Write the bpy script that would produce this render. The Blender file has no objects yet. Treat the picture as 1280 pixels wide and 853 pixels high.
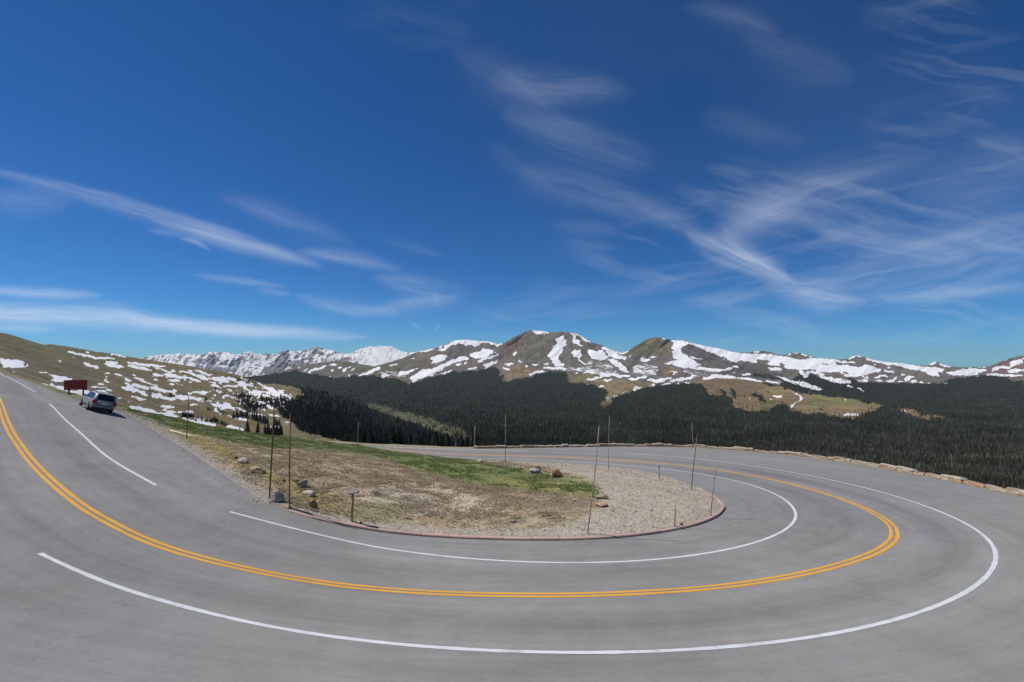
import bpy, bmesh, math, random
import numpy as np
from mathutils import Vector
random.seed(7); rng = np.random.default_rng(7)
S = bpy.context.scene
COL = S.collection
R = math.radians

# ------------------------------------------------------------------ camera
FPX = 586.0; PITCH = math.atan(23.5/586.0)
cam_d = bpy.data.cameras.new('camera'); cam_d.sensor_width = 36.0
cam_d.lens = 36.0*FPX/1280.0; cam_d.clip_start = 0.1; cam_d.clip_end = 250000
cam = bpy.data.objects.new('camera', cam_d); COL.objects.link(cam)
cam.location = (0, 0, 0); cam.rotation_euler = (math.pi/2+PITCH, 0, 0)
S.camera = cam
CP, SP = math.cos(PITCH), math.sin(PITCH)
def ae(px, py):
    """photo pixel -> direction (a = X/Y, e = Z/Y)"""
    u = (np.asarray(px, float)-640)/FPX; v = (426.5-np.asarray(py, float))/FPX
    dy = CP - v*SP; dz = SP + v*CP
    return u/dy, dz/dy
def to_px(x, y, z):
    f = y*CP+z*SP; up = -y*SP+z*CP
    return 640+FPX*x/f, 426.5-FPX*up/f

# ------------------------------------------------------------------ light, sky, exposure
SUN_EL, SUN_AZ = R(56), R(-78)         # azimuth from the view direction (+Y), negative = left
sun_d = bpy.data.lights.new('sun', 'SUN'); sun_d.energy = 4.3; sun_d.angle = R(0.53); sun_d.color = (1.0, .955, .88)
sun = bpy.data.objects.new('sun', sun_d); COL.objects.link(sun)
sdir = Vector((math.sin(SUN_AZ)*math.cos(SUN_EL), math.cos(SUN_AZ)*math.cos(SUN_EL), math.sin(SUN_EL)))
sun.rotation_euler = sdir.to_track_quat('Z', 'Y').to_euler()
S.view_settings.view_transform = 'Standard'; S.view_settings.look = 'None'
S.view_settings.exposure = 0.0; S.view_settings.gamma = 1.0
try: S.view_settings.use_curve_mapping = False
except Exception: pass

class NT:
    """small expression builder for shader nodes"""
    def __init__(s, tree): s.t = tree; s.n = tree.nodes; s.l = tree.links
    def put(s, sock, v):
        if v is None: return
        if isinstance(v, bpy.types.NodeSocket): s.l.new(v, sock)
        elif isinstance(v, (tuple, list)) and len(v) == 3 and sock.type == 'RGBA': sock.default_value = (*v, 1)
        else: sock.default_value = v
    def m(s, op, a, b=None, c=None, clamp=False):
        n = s.n.new('ShaderNodeMath'); n.operation = op; n.use_clamp = clamp
        s.put(n.inputs[0], a); s.put(n.inputs[1], b)
        if c is not None: s.put(n.inputs[2], c)
        return n.outputs[0]
    def add(s, a, b): return s.m('ADD', a, b)
    def sub(s, a, b): return s.m('SUBTRACT', a, b)
    def mul(s, a, b): return s.m('MULTIPLY', a, b)
    def div(s, a, b): return s.m('DIVIDE', a, b)
    def vm(s, op, a, b=None):
        n = s.n.new('ShaderNodeVectorMath'); n.operation = op
        s.put(n.inputs[0], a); s.put(n.inputs[1], b)
        return n.outputs[0]
    def comb(s, x, y, z=0.0):
        n = s.n.new('ShaderNodeCombineXYZ'); s.put(n.inputs[0], x); s.put(n.inputs[1], y); s.put(n.inputs[2], z); return n.outputs[0]
    def sep(s, v):
        n = s.n.new('ShaderNodeSeparateXYZ'); s.put(n.inputs[0], v); return n.outputs
    def smooth(s, x, a, b, lo=0.0, hi=1.0):
        n = s.n.new('ShaderNodeMapRange'); n.interpolation_type = 'SMOOTHSTEP'
        s.put(n.inputs['Value'], x); n.inputs['From Min'].default_value = a; n.inputs['From Max'].default_value = b
        n.inputs['To Min'].default_value = lo; n.inputs['To Max'].default_value = hi
        return n.outputs[0]
    def noise(s, vec, scale, detail=4, rough=.55, dist=0.0, dim='3D'):
        n = s.n.new('ShaderNodeTexNoise'); n.noise_dimensions = dim
        s.put(n.inputs['Vector'], vec); n.inputs['Scale'].default_value = scale
        n.inputs['Detail'].default_value = detail; n.inputs['Roughness'].default_value = rough; n.inputs['Distortion'].default_value = dist
        return n.outputs['Fac']
    def voro(s, vec, scale, feat='F1', out='Distance'):
        n = s.n.new('ShaderNodeTexVoronoi'); n.feature = feat
        s.put(n.inputs['Vector'], vec); n.inputs['Scale'].default_value = scale
        return n.outputs[out]
    def mix(s, f, a, b, mode='MIX'):
        n = s.n.new('ShaderNodeMix'); n.data_type = 'RGBA'; n.blend_type = mode
        s.put(n.inputs[0], f); s.put(n.inputs[6], a); s.put(n.inputs[7], b)
        return n.outputs[2]
    def attr(s, name, out='Fac'):
        n = s.n.new('ShaderNodeAttribute'); n.attribute_name = name; return n.outputs[out]
    def pos(s): return s.n.new('ShaderNodeNewGeometry').outputs['Position']
    def objco(s): return s.n.new('ShaderNodeTexCoord').outputs['Object']
    def bump(s, h, strength=.3, dist=.1):
        n = s.n.new('ShaderNodeBump'); s.put(n.inputs['Height'], h)
        n.inputs['Strength'].default_value = strength; n.inputs['Distance'].default_value = dist
        return n.outputs[0]

W = bpy.data.worlds.new('World'); S.world = W; W.use_nodes = True
def build_world():
    t = W.node_tree; t.nodes.clear(); N = NT(t)
    out = t.nodes.new('ShaderNodeOutputWorld'); bg = t.nodes.new('ShaderNodeBackground')
    sky = t.nodes.new('ShaderNodeTexSky'); sky.sky_type = 'NISHITA'; sky.sun_disc = False
    sky.sun_elevation = SUN_EL; sky.sun_rotation = SUN_AZ
    sky.altitude = 3600; sky.air_density = 1.0; sky.dust_density = .1; sky.ozone_density = 2.2
    hsv = t.nodes.new('ShaderNodeHueSaturation')
    hsv.inputs['Saturation'].default_value = SKY_SAT; hsv.inputs['Value'].default_value = 1.0; hsv.inputs['Hue'].default_value = SKY_HUE
    t.links.new(sky.outputs[0], hsv.inputs['Color'])
    c = N.mix(1.0, hsv.outputs[0], SKY_TINT, 'MULTIPLY')      # deep polarised blue of the thin mountain air
    t.links.new(c, bg.inputs['Color']); bg.inputs['Strength'].default_value = SKY_STR
    t.links.new(bg.outputs[0], out.inputs[0])
SKY_STR, SKY_SAT, SKY_HUE = .09, 1.15, .5
SKY_TINT = (.285, .66, .955)
CLOUD_COL = (6.0, 6.6, 7.4)
STREAKS = [  # x0,y0,x1,y1,sigma,strength,bend,fibre
 (-40,204,400,328,7,.55,-2,1),(60,225,330,300,4,.4,-1,1),(200,275,405,334,7,.55,0,1),(370,312,505,335,7,.42,0,1),(270,240,450,310,9,.20,0,1),
 (222,297,264,314,2.2,.50,3,0),(180,288,230,294,2.5,.22,0,0),(370,370,505,391,6,.50,-2,1),(460,345,590,370,9,.45,0,1),(465,385,570,374,8,.40,0,1),
 (-60,357,130,371,5,.85,0,0),(-200,374,260,402,11,.80,-2,1),(-160,384,330,410,9,.6,-2,1),(110,398,460,419,7,.9,-1,1),(200,408,470,421,5,.6,0,1),(-30,409,75,412,4,.5,0,0),
 (235,343,362,359,3.2,.32,0,0),(318,362,365,369,3,.25,0,0),(-30,248,90,258,14,.18,0,1),
 (541,364,547,386,1.6,.2,2,0),(543,415,550,403,1.4,.22,0,0),(508,400,532,414,1.4,.2,0,0),(478,300,560,318,5,.12,0,1),
 (858,286,978,354,13,.95,-4,1),(900,282,990,358,9,.6,-8,1),(880,300,1010,255,15,.55,4,1),(880,300,1170,195,24,.34,6,1),(930,262,1100,215,12,.25,0,1),
 (960,378,1320,295,26,.34,0,1),(1020,285,1220,330,15,.28,8,1),(1130,250,1340,190,30,.26,0,1),(1130,330,1330,270,30,.26,0,1),
 (940,362,1080,377,11,.8,0,1),(1090,372,1340,358,7,.42,0,1),(850,376,960,372,7,.16,0,1),
 (600,106,800,122,16,.34,4,1),(620,140,820,205,22,.30,0,1),(640,210,800,250,16,.25,0,1),(760,235,900,300,9,.3,0,1),(690,238,880,282,12,.26,0,1),(680,278,770,290,9,.24,0,1),
 (560,60,720,160,24,.16,0,1),(850,4,980,40,12,.2,0,1),(930,45,1070,100,18,.17,0,1),(870,150,1010,175,14,.18,0,1),
 (1180,112,1270,130,7,.2,3,1),(1210,172,1310,188,9,.22,0,1),(600,180,720,260,16,.14,0,1),(880,210,950,225,7,.15,0,1)]
build_world()

# ------------------------------------------------------------------ numpy noise
def _h(ix, iy, seed):
    n = (ix.astype(np.int64)*374761393 + iy.astype(np.int64)*668265263 + seed*1442695041) & 0x7fffffff
    n = (n ^ (n >> 13))*1274126177 & 0x7fffffff
    return ((n ^ (n >> 16)) & 0xffff)/65535.0
def vnoise(x, y, seed=0):
    ix, iy = np.floor(x), np.floor(y); fx, fy = x-ix, y-iy
    fx = fx*fx*(3-2*fx); fy = fy*fy*(3-2*fy); ix = ix.astype(int); iy = iy.astype(int)
    a, b, c, d = _h(ix, iy, seed), _h(ix+1, iy, seed), _h(ix, iy+1, seed), _h(ix+1, iy+1, seed)
    return (a*(1-fx)+b*fx)*(1-fy)+(c*(1-fx)+d*fx)*fy
def fbm(x, y, oct=5, seed=0, gain=.5):
    s = 0; a = 1; t = 0
    for i in range(oct):
        s = s+a*vnoise(x*2**i+17.3*i, y*2**i-9.1*i, seed+i); t += a; a *= gain
    return s/t
def ridged(x, y, oct=5, seed=0):
    s = 0; a = 1; t = 0
    for i in range(oct):
        s = s+a*(1-np.abs(2*vnoise(x*2**i+17.3*i, y*2**i-9.1*i, seed+i)-1)); t += a; a *= .5
    return s/t

# ------------------------------------------------------------------ object helpers
def link(name, me, mat=None, parent=None, loc=None):
    o = bpy.data.objects.new(name, me); COL.objects.link(o)
    if mat is not None and me is not None and not me.materials: me.materials.append(mat)
    if parent is not None: o.parent = parent
    if loc is not None: o.location = loc
    return o
def tag(o, label=None, cat=None, group=None, kind=None):
    if label: o['label'] = label
    if cat: o['category'] = cat
    if group: o['group'] = group
    if kind: o['kind'] = kind
    return o
def empty(name, loc, rz=0):
    o = bpy.data.objects.new(name, None); COL.objects.link(o); o.location = loc; o.rotation_euler = (0, 0, rz)
    o.empty_display_size = .2
    return o
def mesh_np(name, verts, faces, smooth=True):
    me = bpy.data.meshes.new(name)
    verts = np.asarray(verts, dtype=np.float32); faces = np.asarray(faces, dtype=np.int32)
    k = faces.shape[1]
    me.vertices.add(len(verts)); me.vertices.foreach_set('co', verts.ravel())
    me.loops.add(faces.size); me.loops.foreach_set('vertex_index', faces.ravel())
    me.polygons.add(len(faces)); me.polygons.foreach_set('loop_start', np.arange(0, faces.size, k, dtype=np.int32))
    me.update(calc_edges=True)
    if smooth: me.polygons.foreach_set('use_smooth', np.ones(len(faces), dtype=bool))
    return me
def grid_faces(nr, nc):
    i = np.arange(nr*nc).reshape(nr, nc)
    return np.stack([i[:-1, :-1], i[:-1, 1:], i[1:, 1:], i[1:, :-1]], -1).reshape(-1, 4)
def fattr(me, name, vals):
    a = me.attributes.new(name, 'FLOAT', 'POINT'); a.data.foreach_set('value', np.asarray(vals, dtype=np.float32).ravel())
def cattr(me, name, rgb):
    rgb = np.asarray(rgb, dtype=np.float32).reshape(-1, 3)
    a = me.attributes.new(name, 'FLOAT_COLOR', 'POINT')
    a.data.foreach_set('color', np.concatenate([rgb, np.ones((len(rgb), 1), np.float32)], 1).ravel())
def bm_mesh(name, bm, smooth=False, weld=False):
    me = bpy.data.meshes.new(name); bm.to_mesh(me); bm.free()
    if smooth: me.polygons.foreach_set('use_smooth', np.ones(len(me.polygons), dtype=bool))
    return me
def bx(bm, x0, y0, z0, x1, y1, z1, bev=0):
    r = bmesh.ops.create_cube(bm, size=1.0); vs = r['verts']
    for v in vs: v.co = Vector(((x0+x1)/2+v.co.x*(x1-x0), (y0+y1)/2+v.co.y*(y1-y0), (z0+z1)/2+v.co.z*(z1-z0)))
    if bev:
        es = {e for v in vs for e in v.link_edges}
        bmesh.ops.bevel(bm, geom=list(es), offset=bev, segments=2, affect='EDGES')
def tube(bm, pts, rads, n=8, cap=True):
    rings = []
    pts = [Vector(p) for p in pts]
    for i, p in enumerate(pts):
        d = (pts[min(i+1, len(pts)-1)]-pts[max(i-1, 0)]).normalized()
        a = d.cross(Vector((0, 0, 1)) if abs(d.z) < .9 else Vector((1, 0, 0))).normalized(); b = d.cross(a)
        r = rads[i] if isinstance(rads, (list, tuple)) else rads
        rings.append([bm.verts.new(p+r*(a*math.cos(2*math.pi*k/n)+b*math.sin(2*math.pi*k/n))) for k in range(n)])
    for A, B in zip(rings, rings[1:]):
        for k in range(n): bm.faces.new((A[k], A[(k+1) % n], B[(k+1) % n], B[k]))
    if cap: bm.faces.new(rings[0][::-1]); bm.faces.new(rings[-1])
def new_mat(name):
    m = bpy.data.materials.new(name); m.use_nodes = True; m.node_tree.nodes.clear()
    N = NT(m.node_tree); o = N.n.new('ShaderNodeOutputMaterial'); b = N.n.new('ShaderNodeBsdfPrincipled')
    N.l.new(b.outputs[0], o.inputs[0]); b.inputs['Roughness'].default_value = .85
    b.inputs['Specular IOR Level'].default_value = .3
    return m, N, b
def simple_mat(name, col, rough=.6, metal=0., var=.15, scale=8., bump=.0, coat=0.):
    m, N, b = new_mat(name); co = N.objco()
    n = N.noise(co, scale, 4, .6)
    c = N.mix(N.smooth(n, .3, .7), tuple(v*(1-var) for v in col), tuple(min(1, v*(1+var)) for v in col))
    N.put(b.inputs['Base Color'], c); b.inputs['Roughness'].default_value = rough; b.inputs['Metallic'].default_value = metal
    if coat: b.inputs['Coat Weight'].default_value = coat; b.inputs['Coat Roughness'].default_value = .05
    if bump: N.put(b.inputs['Normal'], N.bump(N.noise(co, scale*3, 4, .6), bump, .02))
    return m

# ------------------------------------------------------------------ tracing canvas (albedo / cover maps of the terrain)
CX0, CW, CH0, CHH = -160, 1600, 380, 520         # canvas covers x -160..1440, y 380..900
yy_, xx_ = np.mgrid[CH0:CH0+CHH, CX0:CX0+CW].astype(float); xx_ += .5; yy_ += .5
def blur(a, r):
    k = np.exp(-.5*(np.arange(-int(3*r+1), int(3*r+2))/r)**2); k /= k.sum()
    f = lambda v: np.convolve(np.pad(v, len(k)//2, mode='edge'), k, mode='valid')
    return np.apply_along_axis(f, 0, np.apply_along_axis(f, 1, a))
def polymask(pts):
    p = np.asarray(pts, float); m = np.zeros(xx_.shape, bool)
    i0 = max(int(p[:, 1].min())-1-CH0, 0); i1 = min(int(p[:, 1].max())+2-CH0, CHH)
    j0 = max(int(p[:, 0].min())-1-CX0, 0); j1 = min(int(p[:, 0].max())+2-CX0, CW)
    if i1 <= i0 or j1 <= j0: return m
    x, y = xx_[i0:i1, j0:j1], yy_[i0:i1, j0:j1]; s = np.zeros(x.shape, bool)
    for (xa, ya), (xb, yb) in zip(p, np.roll(p, -1, 0)):
        if ya == yb: continue
        s ^= ((ya > y) != (yb > y)) & (x < (xb-xa)*(y-ya)/(yb-ya)+xa)
    m[i0:i1, j0:j1] = s
    return m
def capmask(x0, y0, x1, y1, w):
    pad = w+2
    i0 = max(int(min(y0, y1)-pad)-CH0, 0); i1 = min(int(max(y0, y1)+pad)-CH0, CHH)
    j0 = max(int(min(x0, x1)-pad)-CX0, 0); j1 = min(int(max(x0, x1)+pad)-CX0, CW)
    m = np.zeros(xx_.shape)
    if i1 <= i0 or j1 <= j0: return m
    x, y = xx_[i0:i1, j0:j1], yy_[i0:i1, j0:j1]
    dx, dy = x1-x0, y1-y0; L = dx*dx+dy*dy+1e-6
    t = np.clip(((x-x0)*dx+(y-y0)*dy)/L, 0, 1)
    d = np.hypot(x-x0-t*dx, y-y0-t*dy); ww = w*(.55+.45*np.sqrt(np.clip(4*t*(1-t), 0, 1)))
    m[i0:i1, j0:j1] = np.clip(ww-d+.5, 0, 1)
    return m
CROP = dict(c1=(180,420,7.975), c2=(320,405,7.975), c3=(460,405,7.975), c4=(600,405,7.975), c5=(740,405,7.975),
            c6=(880,420,7.975), c7=(1020,430,7.975), c8=(1140,430,9.14), h1=(0,405,7.975), h2=(160,440,7.975), h3=(300,460,7.975), px=(0,0,1.))
def cvt(crop, pts):
    ox, oy, s = CROP[crop]; return [(ox+x/s, oy+y/s) for x, y in pts]
def paint_caps(a, crop, caps, val=1.):
    ox, oy, s = CROP[crop]
    for x0, y0, x1, y1, w in caps:
        m = capmask(ox+x0/s, oy+y0/s, ox+x1/s, oy+y1/s, w/s)
        a[:] = np.where(m > 0, a*(1-m)+val*m, a)
def paint_poly(a, crop, pts, val=1.): a[polymask(cvt(crop, pts))] = val
def paint_col(a, crop, pts, rgb): a[polymask(cvt(crop, pts))] = rgb
def sample(a, px, py):
    x = np.clip(px-CX0-.5, 0, CW-1.001); y = np.clip(py-CH0-.5, 0, CHH-1.001)
    ix, iy = x.astype(int), y.astype(int); fx, fy = x-ix, y-iy
    if a.ndim == 3: fx, fy = fx[..., None], fy[..., None]
    return (a[iy, ix]*(1-fx)+a[iy, ix+1]*fx)*(1-fy)+(a[iy+1, ix]*(1-fx)+a[iy+1, ix+1]*fx)*fy

# ================================================================== TERRAIN
# ---- far range A (snowy jagged peaks on the left horizon)
SKY_A = [(-200,470),(120,455),(150,450),(180,447),(200,444),(225,442),(240,443.5),(255,443.5),(262,440.5),(268,439.5),(275,441),(285,440),(290,443),
 (300,443.5),(308,440),(313,439),(318,442),(330,443),(345,442.5),(352,439.5),(360,437),(368,440),(380,438),(393,434.5),(398,433),(405,436),
 (415,438),(425,441),(433,443),(440,441),(450,436),(462,433.5),(475,433),(490,433.5),(497,437),(505,440),(515,441),(530,438),(541,436),(560,437),(620,450),(700,460),(1500,470)]
SKY_B = [(-200,520),(200,500),(260,476),(280,470),(300,472),(330,469),(350,464),(367,460),(390,455),(410,452),(430,451),(450,455),(468,458),(480,455),(500,449),
 (520,441),(541,436.5),(553,432),(562,428),(570,425.5),(580,425),(600,426.5),(611,427),(618,429),(622,430.5),(630,429),(640,423),(650,418),
 (658,414.5),(663,413),(672,413.5),(690,416),(700,414.5),(712,415.5),(722,417.5),(740,428.5),(750,431),(758,435),(768,439),(778,441.5),
 (785,439),(795,432),(808,424.5),(816,422),(826,422),(834,424),(845,426),(855,426),(870,430),(890,434.5),(900,436),(920,441),(935,441),
 (943,439.5),(955,439),(963,440),(970,443),(982,444),(988,441),(1000,441.5),(1010,444),(1018,447),(1040,449),(1058,449.5),(1065,446),
 (1072,444.5),(1080,446),(1087,449),(1097,451),(1110,453),(1125,454),(1140,456),(1155,457.5),(1162,455),(1169,452),(1180,456),(1190,458.5),
 (1210,459.5),(1230,459),(1240,457),(1250,453),(1260,449),(1275,445),(1300,441),(1330,440),(1380,446),(1500,452)]
TOP_C = [(-200,700),(600,600),(700,572),(752,522),(775,508),(800,496),(830,487),(848,483),(862,481),(880,475),(920,473),(960,479),(1000,488),(1040,495),(1070,499),(1100,503),(1140,511),(1180,515),(1280,521),(1360,524),(1500,530)]
TOP_L = [(-400,360),(-200,385),(-100,400),(0,416),(10,417.5),(25,422),(40,427),(55,431),(65,430.5),(80,432.5),(100,436),(120,440),(140,442),(160,446),(180,449),(200,452),
 (215,454.5),(240,458),(260,462),(275,464.5),(290,467),(300,470),(315,475),(330,480),(345,480),(370,484),(400,489),(427,497),(445,504),(464,511),
 (485,519),(522,531),(560,546),(585,559),(592,564),(640,600),(700,640),(800,720)]
def pl(tab, x):
    t = np.asarray(tab, float); return np.interp(x, t[:, 0], t[:, 1])
def layer(name, xs, top, bot, ydepth, nr, relief, back, snow=None, forest=None, col=None, mat=None, jag=0, seed=0, power=1.0, warp=(9, 4.0, 16, 9)):
    """terrain sheet: columns = bearings xs, rows from bot(x) up to the ridge top(x); ydepth(px,py) = real distance."""
    tpy = pl(top, xs) if not callable(top) else top(xs); bpy_ = pl(bot, xs) if not callable(bot) else bot(xs)
    if jag: tpy = tpy + jag*(fbm(xs/3.2, xs*0+seed, 4, seed)-.5)*2
    t = np.linspace(0, 1, nr)[:, None]**power
    PX = np.repeat(xs[None, :], nr, 0); PY = bpy_[None, :]*(1-t)+tpy[None, :]*t
    Yd = ydepth(PX, PY)
    Yd = Yd*(1+relief(PX, PY, Yd)*1.0)
    a, e = ae(PX, PY)
    V = np.stack([a*Yd, Yd, e*Yd], -1)
    # the back slope, out of sight behind the ridge
    last = V[-1]; rows = []
    for k, (dy, dz) in enumerate(back):
        r = last.copy(); s = (r[:, 1]+dy)/r[:, 1]; r[:, 0] *= s; r[:, 1] += dy; r[:, 2] += dz; rows.append(r)
    VV = np.concatenate([V, np.stack(rows)], 0)
    me = mesh_np(name, VV.reshape(-1, 3), grid_faces(*VV.shape[:2]))
    nb = len(rows)
    ext = lambda A: np.concatenate([A, np.repeat(A[-1:], nb, 0)], 0)
    wx = (fbm(PX/5., PY/3., 4, seed+91, .6)-.5)*warp[0]; wy = (fbm(PX/5.+50, PY/3.+9, 4, seed+95, .6)-.5)*warp[1]
    wx2 = (fbm(PX/9., PY/7., 5, seed+81, .65)-.5)*warp[2]; wy2 = (fbm(PX/7.+50, PY/7.+9, 5, seed+85, .65)-.5)*warp[3]
    if snow is not None: fattr(me, 'snow', ext(sample(snow, PX+wx, PY+wy)))
    if forest is not None: fattr(me, 'forest', ext(sample(forest, PX+wx2, PY+wy2)))
    if col is not None: cattr(me, 'col', ext(sample(col, PX+wx2*1.5, PY+wy2*1.5)))
    o = link(name, me, mat); tag(o, kind='structure')
    return o, (PX, PY, Yd)
def img(v=0.): return np.full(xx_.shape, float(v))
def cimg(rgb): return np.ones(xx_.shape+(3,))*np.array(rgb)

def land_mat(name, nscale, fine, bumpd, forest_col=(.024, .029, .020), varcol=(.75, 1.25), snowcol=(.78, .79, .81), jagk=.9, scrub=0.):
    m, N, b = new_mat(name); p = N.pos()
    col = N.attr('col', 'Color')
    n1 = N.noise(p, nscale, 6, .62); n2 = N.noise(p, fine, 5, .65); n3 = N.noise(N.vm('ADD', p, (311., 77., 9.)), nscale*.35, 3, .5)
    v = N.add(N.mul(n1, .6), N.mul(n2, .5))
    k = N.smooth(v, .35, .75, varcol[0], varcol[1])
    c = N.mix(1.0, col, N.comb(k, k, k), 'MULTIPLY')
    warm = N.smooth(n3, .38, .62)
    c = N.mix(N.mul(warm, .35), c, N.mix(1.0, c, (1.12, .97, .86), 'MULTIPLY'))
    px_, py_, pz_ = N.sep(p)
    gl = N.noise(N.comb(N.mul(px_, nscale*7), N.mul(py_, nscale*1.1), N.mul(pz_, nscale*2.)), 1.0, 5, .62)
    kg = N.smooth(gl, .34, .66, .74, 1.24); c = N.mix(1.0, c, N.comb(kg, kg, kg), 'MULTIPLY')
    sc_ = N.smooth(N.noise(p, fine*2.2, 4, .7), .58, .66); c = N.mix(N.mul(sc_, .35), c, (.30, .28, .25))
    if scrub:
        s = N.smooth(N.add(N.mul(n1, .55), N.mul(N.noise(p, fine*.35, 4, .7), .45)), .495, .56)
        c = N.mix(N.mul(s, scrub), c, (.060, .072, .034))
    f = N.smooth(N.add(N.attr('forest'), N.mul(N.sub(n2, .5), .8)), .40, .58)
    c = N.mix(f, c, forest_col)
    sn = N.add(N.attr('snow'), N.mul(N.sub(N.add(N.mul(n1, .4), N.mul(n2, .6)), .5), jagk*1.6))
    sm = N.smooth(sn, .46, .54)
    dirt = N.smooth(N.noise(p, nscale*2.5, 5, .65), .42, .70, 0., .38)
    c = N.mix(sm, c, N.mix(dirt, snowcol, (.56, .53, .50)))
    N.put(b.inputs['Base Color'], c); b.inputs['Roughness'].default_value = .95; b.inputs['Specular IOR Level'].default_value = .05
    N.put(b.inputs['Normal'], N.bump(N.add(N.mul(n1, 1.), N.mul(n2, .35)), .7, bumpd))
    return m

XS = np.concatenate([np.arange(-158, 1438, 1.0)])
# ---------------- A
snA = img(.62); foA = img(0); coA = cimg((.20, .19, .20))
paint_poly(snA, 'px', [(435,460),(440,441),(450,435),(475,431),(500,434),(520,440),(545,434),(560,470),(440,480)], .92)
paint_caps(snA, 'c2', [(540,330,600,270,26),(600,270,660,300,18),(480,350,560,340,14),(380,390,480,380,12),(250,290,300,330,12),(60,300,120,300,10),
   (180,410,60,480,18),(860,350,930,340,12)], .15)
paint_poly(snA, 'c2', [(20,500),(200,400),(380,370),(520,380),(480,440),(300,450),(180,520)], .33)
paint_caps(snA, 'c1', [(640,250,700,200,20),(480,260,560,240,20),(840,300,960,250,18),(600,330,900,350,14),(1180,180,1270,185,10),(960,210,1010,260,10)], .28)
vert_tex = (ridged(xx_/6.+yy_/9., yy_/22.-xx_/50., 4, 5)-.5)
snA = blur(np.clip(snA-.13+vert_tex*.75, 0, 1), .6)
def yA(px, py): return 15000+(450-py)*60
def rA(px, py, Y): return (1-.65*np.exp(-((px-480)/45.)**2))*(.024*(ridged(px/5.+py/9., py/8.-px/50., 5, 3)-.5)+.03*(ridged(px/14.-py/20., py/16., 3, 35)-.5)+.02*(fbm(px/30., py/30., 3, 33)-.5))
matA = land_mat('far_range_rock_and_snow', .0016, .008, 14., jagk=.75, snowcol=(.80, .79, .78))
layer('far_mountains', XS, SKY_A, lambda x: pl(SKY_A, x)+45, yA, 80, rA, [(900, -300), (3500, -1400)], snA, foA, coA, matA, jag=1.0, seed=2)

# ---------------- B
snB = img(0); foB = img(0); coB = cimg((.145, .128, .112))
G1 = (.126, .120, .088); G2 = (.138, .128, .082); GR = (.105, .100, .088); TAN = (.200, .160, .092); OLV = (.150, .145, .070); RED = (.165, .120, .098)
paint_col(coB, 'c2', [(380,400),(740,380),(1276,380),(1276,560),(380,520)], (.120,.118,.090))
paint_col(coB, 'c3', [(0,420),(260,340),(640,260),(600,330),(600,400),(400,540),(0,560)], G1)
paint_col(coB, 'c3', [(480,390),(640,340),(640,440),(440,450)], (.14,.11,.09))
paint_col(coB, 'c3', [(840,210),(1000,200),(1010,330),(820,350),(760,300)], (.125,.108,.10))
paint_col(coB, 'c4', [(460,130),(500,95),(760,110),(700,260),(640,360),(520,400),(300,390),(250,340),(420,200)], G1)
paint_col(coB, 'c4', [(230,230),(480,80),(500,95),(420,200),(250,340),(190,330)], RED)
paint_col(coB, 'c4', [(880,90),(1200,210),(1276,260),(1276,420),(900,400)], (.135,.118,.098))
paint_col(coB, 'c5', [(560,150),(620,135),(800,160),(800,330),(560,310),(360,300),(440,230)], G2)
paint_col(coB, 'c5', [(880,230),(960,200),(1276,300),(1276,420),(1000,350)], GR)
paint_col(coB, 'c6', [(0,130),(200,220),(400,270),(700,300),(900,420),(600,450),(200,380),(0,330)], GR)
paint_col(coB, 'c4', [(200,560),(240,480),(340,430),(480,440),(620,450),(460,525),(300,570)], TAN)
paint_col(coB, 'c4', [(880,600),(960,500),(1200,490),(1276,520),(1276,680),(1230,640),(1180,600),(1050,600)], (.15,.135,.075))
paint_col(coB, 'c5', [(0,490),(60,480),(90,520),(0,550)], OLV)
paint_col(coB, 'c5', [(0,570),(100,550),(400,570),(640,590),(640,640),(480,660),(300,700),(200,750),(110,830),(80,780),(150,700),(60,640)], TAN)
paint_col(coB, 'c5', [(690,440),(740,400),(860,440),(850,500),(700,510)], TAN)
paint_col(coB, 'c5', [(1100,560),(1276,540),(1276,740),(1140,720)], TAN)
paint_col(coB, 'c8', [(860,300),(1000,220),(1280,120),(1280,330),(900,330)], (.19,.10,.10))
paint_col(coB, 'px', [(462,503),(505,514),(532,521),(560,531),(577,535),(590,545),(606,556),(600,575),(560,575),(500,545),(455,520)], (.085,.090,.050))
# snow
paint_caps(snB, 'c2', [(520,490,600,440,11),(600,455,690,425,12),(740,415,800,400,8),(815,440,870,435,10),(860,470,940,430,11),(960,460,985,435,10),
 (740,465,780,460,8),(1030,520,1180,460,11),(1100,470,1230,440,9),(920,515,945,530,10),(730,520,750,525,8),(1160,480,1276,470,10),(1250,520,1276,535,12),(450,470,530,450,8),(410,440,440,430,6)])
paint_poly(snB, 'c3', [(0,445),(300,465),(440,450),(380,540),(0,500)], .45)
paint_poly(snB, 'c3', [(640,330),(740,305),(820,325),(760,350),(720,375),(680,400),(640,385),(660,360),(620,350)])
paint_poly(snB, 'c3', [(400,545),(480,500),(560,455),(640,445),(700,420),(760,395),(830,350),(860,350),(920,325),(1000,330),(1000,350),(900,380),(840,400),(760,430),(720,470),(640,510),(540,540),(450,560)])
paint_poly(snB, 'c3', [(1010,300),(1060,290),(1100,285),(1150,240),(1240,260),(1250,280),(1180,345),(1140,335),(1080,345),(1030,330)])
paint_poly(snB, 'c3', [(700,270),(820,185),(930,140),(1060,150),(1200,158),(1276,165),(1276,205),(1200,190),(1100,195),(1110,225),(1060,228),(1010,205),(970,215),(920,198),(840,210),(730,275)])
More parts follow.
